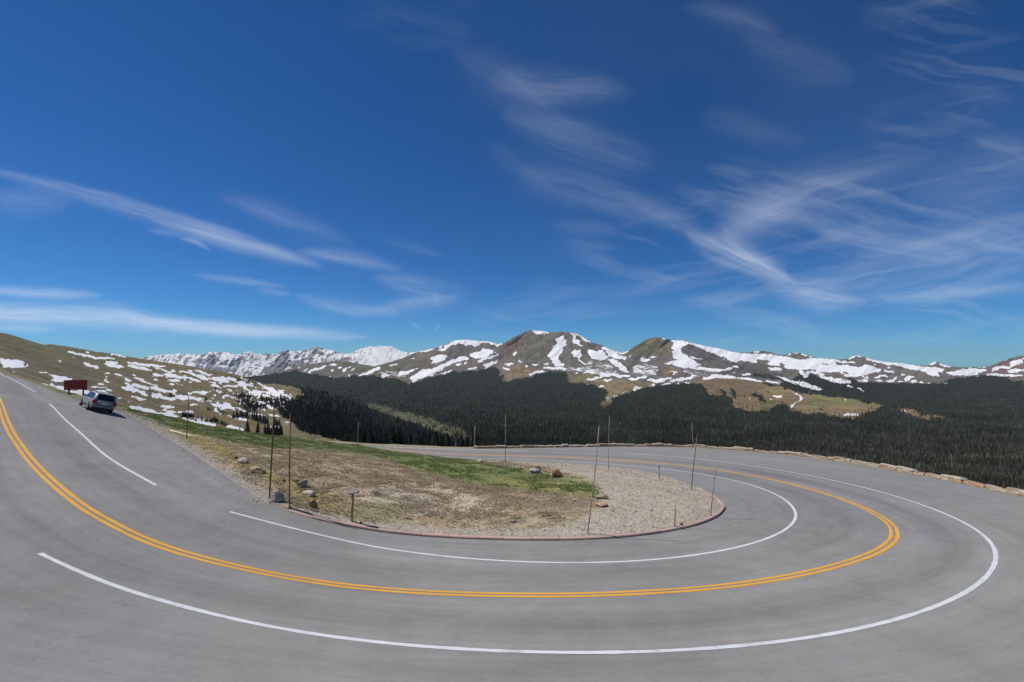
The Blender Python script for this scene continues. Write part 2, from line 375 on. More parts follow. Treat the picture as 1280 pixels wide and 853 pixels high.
paint_caps(snB, 'c3', [(1160,410,1276,385,16),(1090,380,1276,320,9),(730,500,850,465,10),(870,410,940,400,9),(960,400,990,380,9),(1010,450,1080,440,9),(430,580,480,560,8),
 (380,490,500,440,8),(310,495,370,480,9),(500,275,640,255,9),(420,355,470,345,6),(0,480,100,440,12),(130,530,200,510,9),(200,420,290,400,6),(1276,380,1200,430,9),(700,240,750,215,7)])
paint_poly(snB, 'c4', [(765,150),(825,108),(850,140),(850,220),(820,240),(825,275),(800,300),(780,330),(790,375),(840,425),(760,425),(730,410),(735,370),(690,340),(685,310),(710,260),(740,210),(770,180)])
paint_poly(snB, 'c4', [(495,70),(545,55),(620,70),(720,90),(640,97),(590,102),(550,88)])
paint_poly(snB, 'c4', [(900,85),(925,92),(950,150),(1035,220),(1020,228),(940,185)])
paint_poly(snB, 'c4', [(915,280),(960,262),(1005,280),(1015,330),(990,345),(1080,410),(1030,412),(980,355),(930,310)])
paint_poly(snB, 'c4', [(1075,250),(1110,250),(1150,275),(1180,262),(1230,290),(1276,330),(1276,345),(1230,345),(1200,362),(1140,345),(1090,320)])
paint_poly(snB, 'c4', [(1212,232),(1276,235),(1276,290),(1230,265)])
paint_poly(snB, 'c4', [(0,300),(30,245),(60,265),(100,255),(130,270),(90,320),(50,350),(0,330)])
paint_poly(snB, 'c4', [(40,410),(90,400),(190,350),(180,370),(110,420),(60,440)])
paint_poly(snB, 'c4', [(130,185),(230,185),(180,235),(160,210)])
paint_poly(snB, 'c4', [(620,440),(1000,430),(1100,360),(1276,380),(1276,520),(1100,500),(900,475),(700,470)], .50)
paint_caps(snB, 'c4', [(630,108,655,112,7),(940,95,1110,188,9),(320,315,370,285,11),(385,372,410,374,9),(0,375,190,300,8),(140,290,185,280,6),(0,178,120,183,8),
 (440,422,490,425,9),(520,410,585,400,11),(640,398,670,398,11),(230,440,290,460,11),(250,395,320,405,12),(490,508,640,465,8),(620,440,840,440,8),
 (1070,565,1200,530,8),(1200,520,1276,510,14),(1180,630,1220,620,8),(1070,595,1090,595,5),(950,495,975,493,8),(1230,565,1276,570,6)])
paint_poly(snB, 'c5', [(0,250),(40,270),(90,265),(180,330),(120,360),(0,340)])
paint_poly(snB, 'c5', [(100,235),(130,222),(200,262),(240,300),(320,320),(340,360),(230,345),(170,310),(130,275)])
paint_poly(snB, 'c5', [(160,365),(200,345),(250,365),(330,430),(360,490),(320,480),(250,430),(180,385)])
paint_poly(snB, 'c5', [(350,320),(415,305),(380,330)])
paint_poly(snB, 'c5', [(470,370),(500,330),(520,350),(580,355),(530,385)])
paint_poly(snB, 'c5', [(800,170),(870,155),(960,180),(950,215),(900,230),(870,260),(930,320),(1000,350),(1090,410),(1050,430),(1000,430),(970,455),(900,430),(850,430),(790,410),(720,395),(760,375),(850,365),(800,330)])
paint_poly(snB, 'c5', [(940,178),(1100,195),(1276,230),(1276,315),(1150,265),(1050,230),(980,200)])
paint_poly(snB, 'c5', [(390,490),(430,390),(520,390),(640,410),(680,440),(640,520),(520,510),(400,500)], .52)
paint_poly(snB, 'c5', [(0,360),(160,380),(250,450),(300,520),(80,520),(0,480)], .45)
paint_poly(snB, 'c5', [(850,430),(1100,450),(1276,440),(1276,520),(1120,560),(1000,520),(880,490)], .44)
paint_poly(snB, 'c5', [(515,560),(600,550),(700,545),(800,525),(790,545),(720,570),(650,590),(600,572)])
paint_poly(snB, 'c5', [(770,570),(860,540),(960,530),(1020,515),(1010,545),(900,565),(800,578)])
paint_poly(snB, 'c5', [(400,660),(430,635),(480,632),(470,650),(420,670)])
paint_caps(snB, 'c5', [(230,272,300,292,9),(300,292,388,258,9),(590,335,640,330,8),(695,143,740,155,7),(980,325,1050,350,8),(1050,345,1100,355,6),(1000,440,1120,440,8),
 (80,515,240,510,12),(120,560,210,555,11),(370,555,460,550,12),(450,535,550,530,10),(240,525,380,522,9),(700,600,780,600,10),(590,605,640,603,7),(60,630,110,620,8),(1100,555,1190,550,9),(1180,540,1276,520,14),
 (740,480,830,478,5),(800,515,835,475,7),(930,590,980,590,6),(860,590,880,592,7)])
paint_poly(snB, 'c6', [(0,85),(130,115),(300,160),(450,175),(620,175),(760,200),(900,225),(1050,225),(1276,225),(1276,360),(1100,345),(1060,330),(960,335),(840,325),(790,320),(740,300),(650,285),(590,265),(500,275),(420,255),(270,262),(200,220),(150,195),(60,165),(0,140)])
paint_poly(snB, 'c6', [(450,185),(480,160),(560,140),(680,140),(720,180),(640,182)], .2)
paint_poly(snB, 'c6', [(830,215),(850,180),(900,160),(960,170),(1040,205),(1030,238),(960,240)], .1)
paint_caps(snB, 'c6', [(540,240,580,270,20),(760,280,790,310,24),(590,255,650,262,9),(1160,275,1250,285,8),(220,170,250,185,5),(370,250,420,270,12),(1010,335,1060,345,14)], 0.)
paint_caps(snB, 'c6', [(490,160,560,163,7),(820,192,870,178,8),(890,168,940,172,6),(960,178,1030,195,8),(1050,205,1085,207,9)])
paint_poly(snB, 'c6', [(0,440),(80,395),(240,390),(330,420),(420,410),(480,430),(590,455),(480,475),(390,475),(320,445),(220,420),(100,425),(0,445)])
paint_poly(snB, 'c6', [(710,395),(800,410),(870,440),(980,455),(1100,490),(1200,540),(1150,548),(1060,530),(960,500),(840,465),(760,430)], .68)
paint_poly(snB, 'c6', [(640,300),(760,330),(960,430),(1100,480),(960,450),(760,390),(560,340)], .42)
paint_caps(snB, 'c6', [(380,385,460,380,10),(610,445,740,470,9),(650,315,690,325,9),(700,320,760,335,10),(960,345,1010,400,16),(1040,355,1160,380,12),(1000,420,1040,360,10),(1150,390,1276,430,10),
 (30,340,260,335,11),(280,312,345,312,8),(190,345,270,325,9),(0,330,60,320,8),(290,360,310,362,7)])
paint_poly(snB, 'c7', [(0,150),(200,160),(400,180),(400,195),(200,185),(190,210),(290,210),(380,230),(440,240),(480,205),(560,225),(640,260),(600,285),(520,305),(420,330),(360,330),(280,325),(260,295),(200,275),(0,285)])
paint_caps(snB, 'c7', [(50,200,130,205,6),(280,285,330,300,15)], 0.)
paint_poly(snB, 'c7', [(620,175),(760,180),(880,190),(1000,215),(1100,235),(1160,230),(1200,235),(1276,250),(1276,280),(1200,275),(1240,310),(1220,325),(1160,315),(1120,295),(1020,265),(900,245),(780,215),(680,210)])
paint_poly(snB, 'c7', [(860,370),(930,320),(1000,325),(950,350),(900,372)])
paint_poly(snB, 'c7', [(30,300),(100,320),(180,350),(240,340),(300,370),(350,365),(350,400),(270,400),(200,375),(120,370),(40,330)])
paint_caps(snB, 'c7', [(320,150,400,115,9),(400,115,470,118,8),(490,135,540,160,9),(540,150,700,200,12),(1090,215,1130,190,9),(1130,190,1180,178,12),(1180,178,1215,190,8),(1240,202,1276,212,9),
 (480,320,510,345,11),(580,335,640,335,11),(640,320,720,322,10),(590,375,660,365,8),(430,365,520,367,9),(700,375,750,370,9),(740,360,810,335,10),(820,377,850,375,8),(955,370,1010,370,10),(1035,375,1065,380,13),
 (1120,397,1150,397,7),(700,240,735,240,9),(680,268,790,285,8),(860,300,900,310,11),(310,415,360,435,9),(410,435,470,475,8),(580,210,610,213,7)])
paint_poly(snB, 'c8', [(480,310),(640,280),(850,295),(860,320),(760,330),(740,350),(560,355),(400,350),(380,310)])
paint_poly(snB, 'c8', [(1115,250),(1130,210),(1200,180),(1265,180),(1260,220),(1200,245),(1130,265)])
paint_caps(snB, 'c8', [(640,270,660,275,9),(700,260,770,262,8),(800,270,860,260,8),(860,350,1280,365,14),(920,300,1000,270,16),(1000,270,1120,270,13),(1080,310,1280,300,18),(920,225,1000,203,8),(1040,193,1090,180,8),
 (1260,160,1280,170,12),(320,230,460,265,9),(200,230,280,203,14),(740,370,760,370,5),(360,455,410,450,7)])
FB = [(240,473),(280,470),(320,468),(345,468),(365,462),(380,466),(405,468),(415,472),(440,470),(455,468),(475,470),(500,474),(512,480),(530,475),(550,468),(565,463),(580,466),(600,463),
 (616,460),(625,465),(625,476.5),(643,476),(660,471.5),(690,464),(710,465),(713,478),(732,480),(747,483),(757,490),(753,505),(757,505),(765,498),(781,491.5),(800,486.5),(808,483),(828,483),(840,480),(848,478),(865,480),
 (881,483),(884,493),(900,500),(940,560),(900,640),(240,640)]
snB[:, 1280-CX0:] = .45
snB = blur(np.clip(snB, 0, 1), .55)
foB[polymask(FB)] = 1
foB[polymask([(940,560),(960,490),(1005,466),(1020,471),(1031,480),(1050,480),(1064,472.6),(1073,477.6),(1090,477.6),(1120,478),(1158,480),(1181.6,477),(1188,474),(1208,472),(1230,469),(1245,470),(1271,477),(1290,478),(1440,480),(1440,640),(940,640)])] = 1
paint_caps(foB, 'c6', [(480,375,600,395,14),(600,400,760,430,16),(760,430,900,480,12),(900,480,1060,530,10),(1060,410,1120,400,30),(1100,430,1276,500,40)], 1)
paint_caps(foB, 'c5', [(540,400,560,480,14),(620,420,650,470,14),(400,440,420,480,10),(500,305,560,310,5),(620,290,640,300,8)], .6)
foB[polymask([(462,503),(505,514),(532,521),(560,531),(577,535),(590,545),(606,556),(600,575),(560,575),(500,545),(455,520)])] = .16
foB[polymask(cvt('c5', [(190,640),(250,680),(200,750),(110,840),(90,790),(150,700)]))] = .1
paint_caps(foB, 'c5', [(1005,560,1010,700,12),(1055,560,1060,680,9),(640,700,670,740,14)], .15)
foBs = blur(foB, 4.2); bnd = np.clip(foBs*3, 0, 1)*(foBs < .55)*(yy_ < 500)*(xx_ > 430); foBs = np.clip(foBs*1.25, 0, 1)
snB = np.maximum(snB, blur(bnd*.47, 1.0)*(foB < .5)); foB = blur(foB, 1.1)
YB = [(380,7600),(415,6600),(435,5900),(450,5300),(470,4300),(490,3300),(520,2050),(545,1200),(557,850),(600,300),(640,160),(700,110)]
def yB(px, py): return np.exp(np.interp(py, [a for a, b in YB], [math.log(b) for a, b in YB]))
def rB(px, py, Y):
    k = np.clip((py-500)/60, 0, 1)
    return (.06*(ridged(px/60.+py/45., py/60.+px/300., 3, 11)-.5)+.016*(fbm(px/7.+py/9., py/12., 4, 12)-.5))*(1-.7*k)
matB = land_mat('mountain_tundra_and_snow', .0035, .022, 12., jagk=.62, varcol=(.8, 1.2))
mtB, gB = layer('mountain_range', XS, SKY_B, lambda x: np.interp(x, [-200, 660, 740, 800, 1440], [640, 640, 575, 533, 545]), yB, 235, rB, [(500, -160), (2500, -1200)], snB, foB, coB, matB, jag=.5, seed=4, power=.85)

# ---------------- C (nearer knoll on the right with open brown top)
snC = img(0); foC = img(0); coC = cimg((.190, .150, .085))
paint_col(coC, 'c6', [(0,440),(500,440),(900,520),(1000,640),(860,720),(400,700),(0,600)], (.175,.130,.080))
paint_col(coC, 'c6', [(540,520),(760,500),(900,560),(760,600),(560,580)], (.225,.175,.095))
paint_col(coC, 'c6', [(1000,600),(1276,580),(1276,720),(1040,720)], (.175,.165,.080))
paint_col(coC, 'c7', [(0,490),(440,510),(690,570),(600,620),(300,620),(0,600)], (.170,.165,.075))
paint_col(coC, 'c7', [(100,620),(600,620),(560,680),(300,720),(100,720)], (.195,.150,.085))
paint_col(coC, 'c6', [(540,740),(560,640),(700,620),(700,740),(600,790)], (.135,.14,.055))
paint_caps(snC, 'c6', [(680,590,780,612,9),(880,555,960,600,8),(960,600,950,650,10),(950,650,870,710,9),(970,620,985,625,6),(655,628,685,630,8),(445,620,460,640,8),(1040,560,1080,563,5),(1095,672,1110,675,5),(510,635,525,636,5)])
paint_caps(snC, 'c7', [(275,560,300,560,7),(280,700,330,712,9),(330,705,420,708,9),(870,665,890,665,8),(840,668,860,670,6),(340,658,350,660,4)])
paint_caps(coC[..., 0], 'c7', [(1030,722,1260,728,7),(1195,712,1215,712,8)], .2); 
snC = blur(snC, .5)
foC[polymask([(600,560),(700,540),(760,490),(860,478),(882,481),(886,494),(901,495),(916,498),(918,510),(930,513),(948,515),(965,513),(973,505),(980,505),(989,511.5),(1005,516.5),(1040,519),(1051,521.5),(1075,523),(1078,518),(1095,513),(1106.5,506.5),(1104,500),(1140,506),(1180,509),(1280,515),(1440,520),(1440,720),(600,720)])] = 1
foC[polymask([(950,474),(1000,483),(1040,490),(1075,492),(1110,496),(1110,508),(1095,504),(1072,504),(1072,498),(1040,496),(1000,489.5),(955,480)])] = 1
foC[polymask([(1123,512),(1140,510.5),(1148,519),(1178,520),(1178,523),(1150,524),(1133,518)])] = .1
paint_caps(foC, 'c6', [(160,545,230,600,20),(260,530,310,620,18),(400,580,420,620,10),(490,570,600,620,22),(560,640,620,660,14),(880,680,910,700,10),(80,425,90,450,7),(620,550,660,570,8),(30,490,150,495,4),(1040,660,1100,665,7),(1150,720,1200,740,8)], .9)
foCs = foC.copy(); foCs[polymask(cvt('c6', [(20,470),(160,520),(330,520),(640,530),(660,640),(820,650),(760,700),(540,730),(320,740),(280,640),(20,600)]))] += .20
foCs[polymask(cvt('c7', [(0,600),(300,690),(680,600),(680,640),(440,740),(0,740)]))] += .25; foCs = blur(np.clip(foCs, 0, 1), 2.0); foC = blur(foC, .8)
YC = [(440,4200),(473,3000),(480,2700),(500,2050),(520,1500),(540,1080),(560,780),(580,560),(610,370),(650,240),(700,150)]
def yC(px, py): return np.exp(np.interp(py, [a for a, b in YC], [math.log(b) for a, b in YC]))
def rC(px, py, Y): return .05*(fbm(px/60., py/22., 4, 21)-.5)
XC = XS[XS > 640]
matC = land_mat('knoll_tundra', .006, .05, 6., jagk=.35)
knoll, gC = layer('forested_knoll', XC, TOP_C, lambda x: np.maximum(x*0+700., pl(TOP_C, x)+5), yC, 190, rC, [(250, -90), (900, -420)], snC, foC, coC, matC, jag=.3, seed=6)

# ---------------- L1 (left hillside)
snL = img(0); foL = img(0); coL = cimg((.195, .160, .092))
paint_col(coL, 'h1', [(0,80),(700,210),(1276,290),(1276,420),(1000,400),(500,330),(0,340)], (.160,.150,.085))
paint_col(coL, 'h1', [(0,340),(500,300),(1000,500),(900,640),(640,620),(300,560),(0,470)], (.165,.140,.095))
paint_col(coL, 'h2', [(0,700),(1276,700),(1276,853),(0,853)], (.19,.15,.08))
paint_col(coL, 'h2', [(600,560),(1276,640),(1276,800),(900,700)], (.20,.155,.075))
paint_poly(snL, 'h1', [(0,340),(60,350),(200,365),(240,385),(275,430),(200,440),(50,430),(40,405),(0,385)])
paint_poly(snL, 'h1', [(500,500),(560,510),(600,530),(650,525),(700,540),(735,550),(640,580),(560,575),(500,560),(540,545)])
paint_poly(snL, 'h1', [(335,580),(420,590),(470,605),(520,600),(560,625),(620,625),(640,650),(700,670),(800,660),(860,650),(920,700),(880,735),(840,740),(760,710),(660,690),(600,675),(540,660),(480,640),(400,625)])
paint_poly(snL, 'h1', [(1020,400),(1060,370),(1180,380),(1170,410),(1240,425),(1190,445),(1150,430),(1080,425)])
paint_caps(snL, 'h1', [(0,478,95,495,10),(120,515,165,535,10),(140,480,160,485,5),(405,482,475,492,8),(670,275,1040,355,12),(845,283,880,285,8),(1115,300,1265,330,9),(1035,338,1140,352,10),(835,392,990,440,13),
 (725,338,750,338,5),(580,365,610,370,7),(1050,490,1090,500,8),(1145,500,1220,525,10),(1050,525,1085,530,8),(1045,555,1085,585,10),(985,595,1050,600,11),(915,630,1080,635,8),(950,665,1070,690,12),(1050,655,1140,670,9),
 (1165,740,1210,742,8),(1210,630,1276,655,20),(1230,540,1276,560,9),(1250,590,1276,600,10),(860,660,900,670,8)])
paint_caps(snL, 'h2', [(0,110,380,150,13),(0,140,240,185,14),(280,160,410,205,9),(250,228,350,235,15),(370,225,560,260,17),(400,285,520,285,9),(560,240,720,300,13),(430,185,490,200,9),(525,190,660,220,10),(600,180,630,188,8),
 (660,180,820,235,13),(640,225,800,275,13),(265,275,295,280,12),(405,322,450,328,7),(530,330,545,335,7),(50,232,85,235,8),(830,265,960,300,13),(850,255,930,265,12),(935,250,1000,290,11),(1000,258,1080,290,15),(1090,300,1200,385,15),
 (830,325,910,355,12),(960,340,1080,340,10),(980,370,1040,385,9),(950,435,1000,437,9),(0,280,40,290,10),(70,255,190,305,10),(190,305,290,335,7),(40,320,200,370,17),(0,340,60,390,25),(60,370,190,430,15),(215,345,380,395,17),
 (350,385,470,405,13),(0,495,20,500,8),(630,405,800,405,12),(700,375,720,375,6),(400,590,490,605,8),(510,600,650,600,12),(640,650,760,690,12),(615,525,685,525,9),(1100,510,1250,520,10),(960,515,1010,520,7),
 (850,590,930,615,13),(1060,655,1200,680,13),(1000,640,1030,650,9),(990,735,1100,765,13),(1200,815,1276,830,8),(1100,575,1200,600,8),(1180,470,1250,480,9),(1130,340,1170,350,8),(1200,320,1240,330,9)])
for P_ in ([(230,410),(330,420),(370,445),(460,465),(470,485),(430,490),(350,475),(240,450)],[(15,430),(90,440),(170,465),(175,485),(130,490),(40,455)],
 [(470,435),(560,432),(650,445),(750,465),(720,480),(640,470),(540,478),(480,455)],[(0,550),(100,540),(200,565),(300,605),(420,600),(500,640),(490,655),(380,640),(300,620),(180,600),(60,585)],
 [(310,535),(400,532),(480,550),(460,565),(360,565)],[(520,655),(640,680),(760,700),(880,710),(890,740),(810,745),(680,710),(560,680)],[(830,510),(920,520),(990,530),(1075,560),(1060,572),(980,565),(900,545),(840,530)]):
    paint_poly(snL, 'h2', P_)
paint_caps(snL, 'h3', [(0,100,80,130,9),(0,150,80,225,15),(100,130,140,170,8),(60,155,100,170,8),(190,150,230,175,8),(240,185,350,230,17),(340,220,350,270,11),(110,240,290,290,13),(380,220,510,305,13),(470,325,515,325,8),
 (500,265,530,280,7),(0,350,140,365,10),(80,315,130,320,8),(170,340,240,350,9),(0,300,40,330,10),(100,460,240,470,8),(290,465,380,485,9),(0,415,60,430,9),(0,495,90,530,11),(260,580,400,595,7),(80,655,200,680,9),(0,600,40,620,8),
 (300,400,330,405,7),(430,540,500,550,5),(570,655,..., ) if False else (250,380,270,390,6),(360,310,410,320,9)])
rr = random.Random(9)
for k_ in range(230):
    x_ = 352-150*rr.random()**1.7; y_ = pl(TOP_L, x_)+rr.uniform(6, 1.0*max(10, 512-pl(TOP_L, x_))); near = snL[int(min(max(y_-CH0+rr.uniform(-5, 5), 0), CHH-1)), int(x_-CX0+rr.uniform(-10, 10))]
    if near > .3 or rr.random() < .22 or x_ > 250:
        L_ = rr.uniform(1, 7); an_ = rr.uniform(.1, .4); m_ = capmask(x_, y_, x_+L_, y_+L_*an_, rr.uniform(.5, 1.3)); snL[:] = np.maximum(snL, m_)
road_far = np.zeros(xx_.shape)
paint_caps(road_far, 'h2', [(0,522,330,516,5),(330,516,640,505,5),(640,505,1000,490,4)], 1)
paint_caps(road_far, 'h2', [(1020,700,1070,715,5),(1070,715,1276,790,5)], 1)
rm = blur(road_far, .5)[..., None]; coL = coL*(1-rm)+np.array((.30, .28, .25))*rm; snL *= (1-rm[..., 0])
foL[polymask([(330,470),(345,468),(400,478),(464,500),(600,560),(600,600),(440,600),(430,553),(420,550),(400,545),(378,540),(366,528),(352,520),(346,510),(336,508),(338,499),(350,497),(365,501),(378,494),(372,484),(355,482),(335,478)])] = 1
foL[polymask(cvt('h2', [(820,330),(900,360),(1000,440),(1180,440),(1276,440),(1276,610),(1180,600),(1060,500),(1100,470),(900,430)]))] = .50
foL[polymask(cvt('h2', [(740,200),(900,210),(1276,300),(1276,350),(1180,330),(1000,240),(840,230)]))] = .45
paint_caps(foL, 'h3', [(0,480,90,500,10),(120,505,200,530,12),(200,530,280,555,12),(330,555,400,575,14),(240,655,420,675,16),(160,640,200,655,10),(60,380,250,400,22),(210,310,330,360,22),(0,270,80,290,10),(50,640,90,650,8)], .85)
paint_caps(foL, 'h2', [(790,575,850,590,12),(900,600,1000,630,10),(1040,655,1200,660,9),(770,660,1000,740,7),(520,635,640,650,12),(640,660,960,730,6),(400,420,470,450,12),(740,460,800,480,12)], .7)
foL *= (1-rm[..., 0]*(yy_ < 520))
snL = blur(np.clip(snL, 0, 1), .5); foLs = blur(foL, 1.2); foL = blur(foL, .6)
CREST = [(-400,400),(-158,425),(-60,434.5),(0,462.3),(30,472.5),(60,483.5),(80,489.8),(104,497.2),(128,503),(150,507.5),(200,521),(250,534),(300,542),(330,545.5),(380,549.5),(440,553.3),(520,557),(600,560),(700,600)]
CRD = [(-400,110),(-158,110),(-60,95),(0,74),(60,68),(100,80),(150,125),(250,260),(350,400),(600,480)]
TOPD = [(-400,300),(-100,420),(0,600),(100,1000),(200,1400),(300,1600),(400,1450),(500,1300),(590,1100),(700,1000)]
CLOSE = [(-158,112),(-60,93),(0,72),(60,63),(100,60),(150,54),(330,58),(440,58),(600,60)]
def yL(px, py):
    sm = lambda T, q: sum(pl(T, q+o) for o in (-24, -16, -8, 0, 8, 16, 24))/7.
    c = pl(CREST, px); top = sm(TOP_L, px)-.6; d0 = np.log(sm(CRD, px)); d1 = np.log(sm(TOPD, px))
    t = np.clip((c-py)/np.maximum(c-top, 4.), -1, 1.05)
    below = np.clip((py-c)/14., 0, 1)
    return np.exp(np.where(t >= 0, d0+(d1-d0)*np.sign(t)*np.abs(t)**.85, d0))*(1-below) + below*pl(CLOSE, px)
def rL(px, py, Y): return .05*(fbm(px/50., py/14., 4, 31)-.5)+.02*(fbm(px/9., py/5., 3, 32)-.5)
XL = XS[XS < 600]
matL = land_mat('hillside_tundra', .018, .16, 1.6, jagk=.7, varcol=(.6, 1.35), scrub=.62)
hill, gL = layer('hillside', XL, TOP_L, lambda x: pl(CREST, x)+14, yL, 190, rL, [(60, -15), (300, -120), (900, -420)], snL, foL, coL, matL, jag=.4, seed=8)

# ---------------- high cirrus: a real sheet of ice cloud 4.6 km above the camera
def clouds():
    ALT = 4600.
    cx = np.arange(-190, 1480, 1.3); cy = np.r_[np.arange(-70, 300, 1.6), np.arange(300, 436, .8)]
    PX, PY = np.meshgrid(cx, cy); a, e = ae(PX, PY); X = 640+FPX*a; Y = 450-FPX*e
    wx = (fbm(X/120., Y/60., 3, 201)-.5)*34; wy = (fbm(X/110., Y/60., 3, 207)-.5)*18
    wx2 = (fbm(X/22., Y/12., 3, 211)-.5)*7; wy2 = (fbm(X/22., Y/12., 3, 217)-.5)*4
    tot = np.zeros_like(X)
    for i, (x0, y0, x1, y1, sg, inten, bend, fib) in enumerate(STREAKS):
        (a0, e0), (a1, e1) = ae(x0, y0), ae(x1, y1)
        x0, y0, x1, y1 = 640+FPX*a0, 450-FPX*e0, 640+FPX*a1, 450-FPX*e1
        L = math.hypot(x1-x0, y1-y0)/2; c, s_ = (x1-x0)/2/L, (y1-y0)/2/L; k = 0. if sg < 3.5 else min(1., sg/12.)
        rx = X+wx*k+wx2*.6*min(1, sg/5)-(x0+x1)/2; ry = Y+wy*k+wy2*.6*min(1, sg/5)-(y0+y1)/2
        s = (rx*c+ry*s_)/L; win = np.clip(1-s*s, 0, 1); t = -rx*s_+ry*c+win*bend
        m = win > 0
        q = t[m]/(sg*np.sqrt(win[m])+.5); g = np.exp(-.75*q*q); sl = (s*L)[m]; tm = t[m]
        f1 = fbm(sl*.007+i*7, tm*.07+sl*.002, 5, 220+i, .6); f2 = fbm(sl*.014+i*3, tm*.32-sl*.005, 4, 260+i, .65)
        if not fib: f1 = f1*.4+.4; f2 = f2*.4+.3
        d = .12+.88*np.clip((f1*.62+f2*.38-.27)/.50, 0, 1.15)
        o = np.zeros_like(X); o[m] = g*win[m]**.7*d*inten*(.50 if (y0+y1)/2 < 300 and x1 > 560 else .72)
        tot = 1-(1-tot)*(1-np.clip(o, 0, .95))
    # veil of thin fibres, denser to the right
    xr, yr = X+wx*1.4, Y+wy*1.4
    u = xr*.97+yr*.25; v = -xr*.25+yr*.97; u2 = xr*.98-yr*.18; v2 = xr*.18+yr*.98
    fa = fbm(u/260., v/26., 6, 301, .62); fb = fbm(u2/230., v2/24., 6, 307, .62)
    cov = np.clip((fbm(X/240., Y/150., 3, 311)-.42)/.25, 0, 1)*np.clip((X-380)/420., .05, 1)
    veil = np.clip((fa-.50)/.28, 0, 1)*cov*.17+np.clip((fb-.53)/.28, 0, 1)*cov*.13
    veil += .02*np.clip((X-500)/500, 0, 1)*np.clip((fbm(X/300., Y/200., 3, 333)-.35)/.3, 0, 1)
    tot = 1-(1-tot)*(1-veil)
    rim = np.minimum.reduce([np.clip((cy[:, None]+70)/60., 0, 1)+0*X, np.clip((PX+190)/90., 0, 1), np.clip((1480-PX)/90., 0, 1), np.clip((436-PY)/10., 0, 1)])
    tot *= rim*.84
    D = ALT/e; V = np.stack([a*D, D, np.full_like(D, ALT)], -1)
    me = mesh_np('clouds', V.reshape(-1, 3), grid_faces(*X.shape)); fattr(me, 'dens', tot)
    m = bpy.data.materials.new('cirrus'); m.use_nodes = True; m.node_tree.nodes.clear(); N = NT(m.node_tree)
    out = N.n.new('ShaderNodeOutputMaterial'); tr = N.n.new('ShaderNodeBsdfTransparent'); tl = N.n.new('ShaderNodeBsdfTranslucent'); tl.inputs[0].default_value = (.70, .745, .78, 1)
    mx = N.n.new('ShaderNodeMixShader'); N.put(mx.inputs[0], N.attr('dens')); N.l.new(tr.outputs[0], mx.inputs[1]); N.l.new(tl.outputs[0], mx.inputs[2]); N.l.new(mx.outputs[0], out.inputs[0])
    o = link('clouds', me, m); tag(o, 'thin white cirrus streaks spread across the deep blue sky', kind='stuff')
clouds()

# ---------------- broad base under everything (valley floor out to the horizon)
bmb = bmesh.new()
ring = []
vz = -520
for k in range(64):
    an = 2*math.pi*k/64
    ring.append([bmb.verts.new((r*math.sin(an), r*math.cos(an), z)) for r, z in ((150, -170), (1500, -400), (8000, vz), (22000, vz-40))])
cen = bmb.verts.new((0, 0, -150))
for k in range(64):
    A, B = ring[k], ring[(k+1) % 64]
    bmb.faces.new((cen, B[0], A[0]))
    for j in range(3): bmb.faces.new((A[j], B[j], B[j+1], A[j+1]))
mg, Ng, bg_ = new_mat('valley_floor'); p = Ng.pos()
Ng.put(bg_.inputs['Base Color'], Ng.mix(Ng.smooth(Ng.noise(p, .004, 6, .6), .4, .6), (.03, .042, .02), (.10, .10, .05)))
tag(link('valley_floor', bm_mesh('valley_floor', bmb), mg), kind='structure')

# ================================================================== NEAR GROUND: smooth surface through surveyed points (photo px, py, distance)
def near_plane(px, py):
    a, e = ae(px, py); v = -e
    y1 = 5.4/np.maximum(v-.1, .02)
    y2 = 6.6/np.maximum(v-.06, .02)
    return y1 if y1 < 30 else y2
CPTS = []
for q in [(640,744),(700,818),(640,853),(700,704),(700,675),(1118,680),(1247,700),(1280,614),(700,574),(700,558),(900,600),(1000,640),(900,750),(1100,760),(1280,853),(1100,853),(860,853),
          (1000,569),(860,559),(600,575),(520,566),(1100,584),(600,561),(440,556),(900,640),(560,640),(450,690),(400,750),(450,853)]:
    CPTS.append((q[0], q[1], float(near_plane(*q))))
CPTS += [(200,682,15.4),(20,535,26),(0,505,33),(62,505,38.5),(126,516,40),(155,515,43),(0,470,62),(45,490,51),(80,494,53),(104,502,50),(0,853,8.6),(200,853,8.9),(0,700,12.6),(0,640,15.3),(0,570,22),(336,621,21.5),(233,548,37),(195,607,20),(287,640,18.4),
         (100,630,17.2),(285,575,28),(100,750,11.8),(200,530,44),(260,545,46),(330,549,50),(400,553,56),(-60,440,80),(300,720,13.6)]
ctrl = []
for px, py, Y in CPTS:
    a, e = ae(px, py); ctrl.append((a*Y, Y, e*Y))
ctrl += [(-60, 20, -.2), (-75, 50, 1.5), (-25, -12, -4.4), (0, -12, -5.4), (30, -12, -6.), (45, 10, -7.2), (55, 35, -8.6), (-20, 90, -9.), (-50, 70, -4.0)]
ctrl = np.array(ctrl)
def tps_fit(P, lam):
    n = len(P); d = np.hypot(P[:, None, 0]-P[None, :, 0], P[:, None, 1]-P[None, :, 1])
    K = np.where(d > 0, d*d*np.log(d+1e-9), 0)+lam*np.eye(n)
    A = np.zeros((n+3, n+3)); A[:n, :n] = K; Q = np.c_[np.ones(n), P[:, :2]]; A[:n, n:] = Q; A[n:, :n] = Q.T
    return np.linalg.solve(A, np.r_[P[:, 2], 0, 0, 0])
TW = tps_fit(ctrl, 25.0)
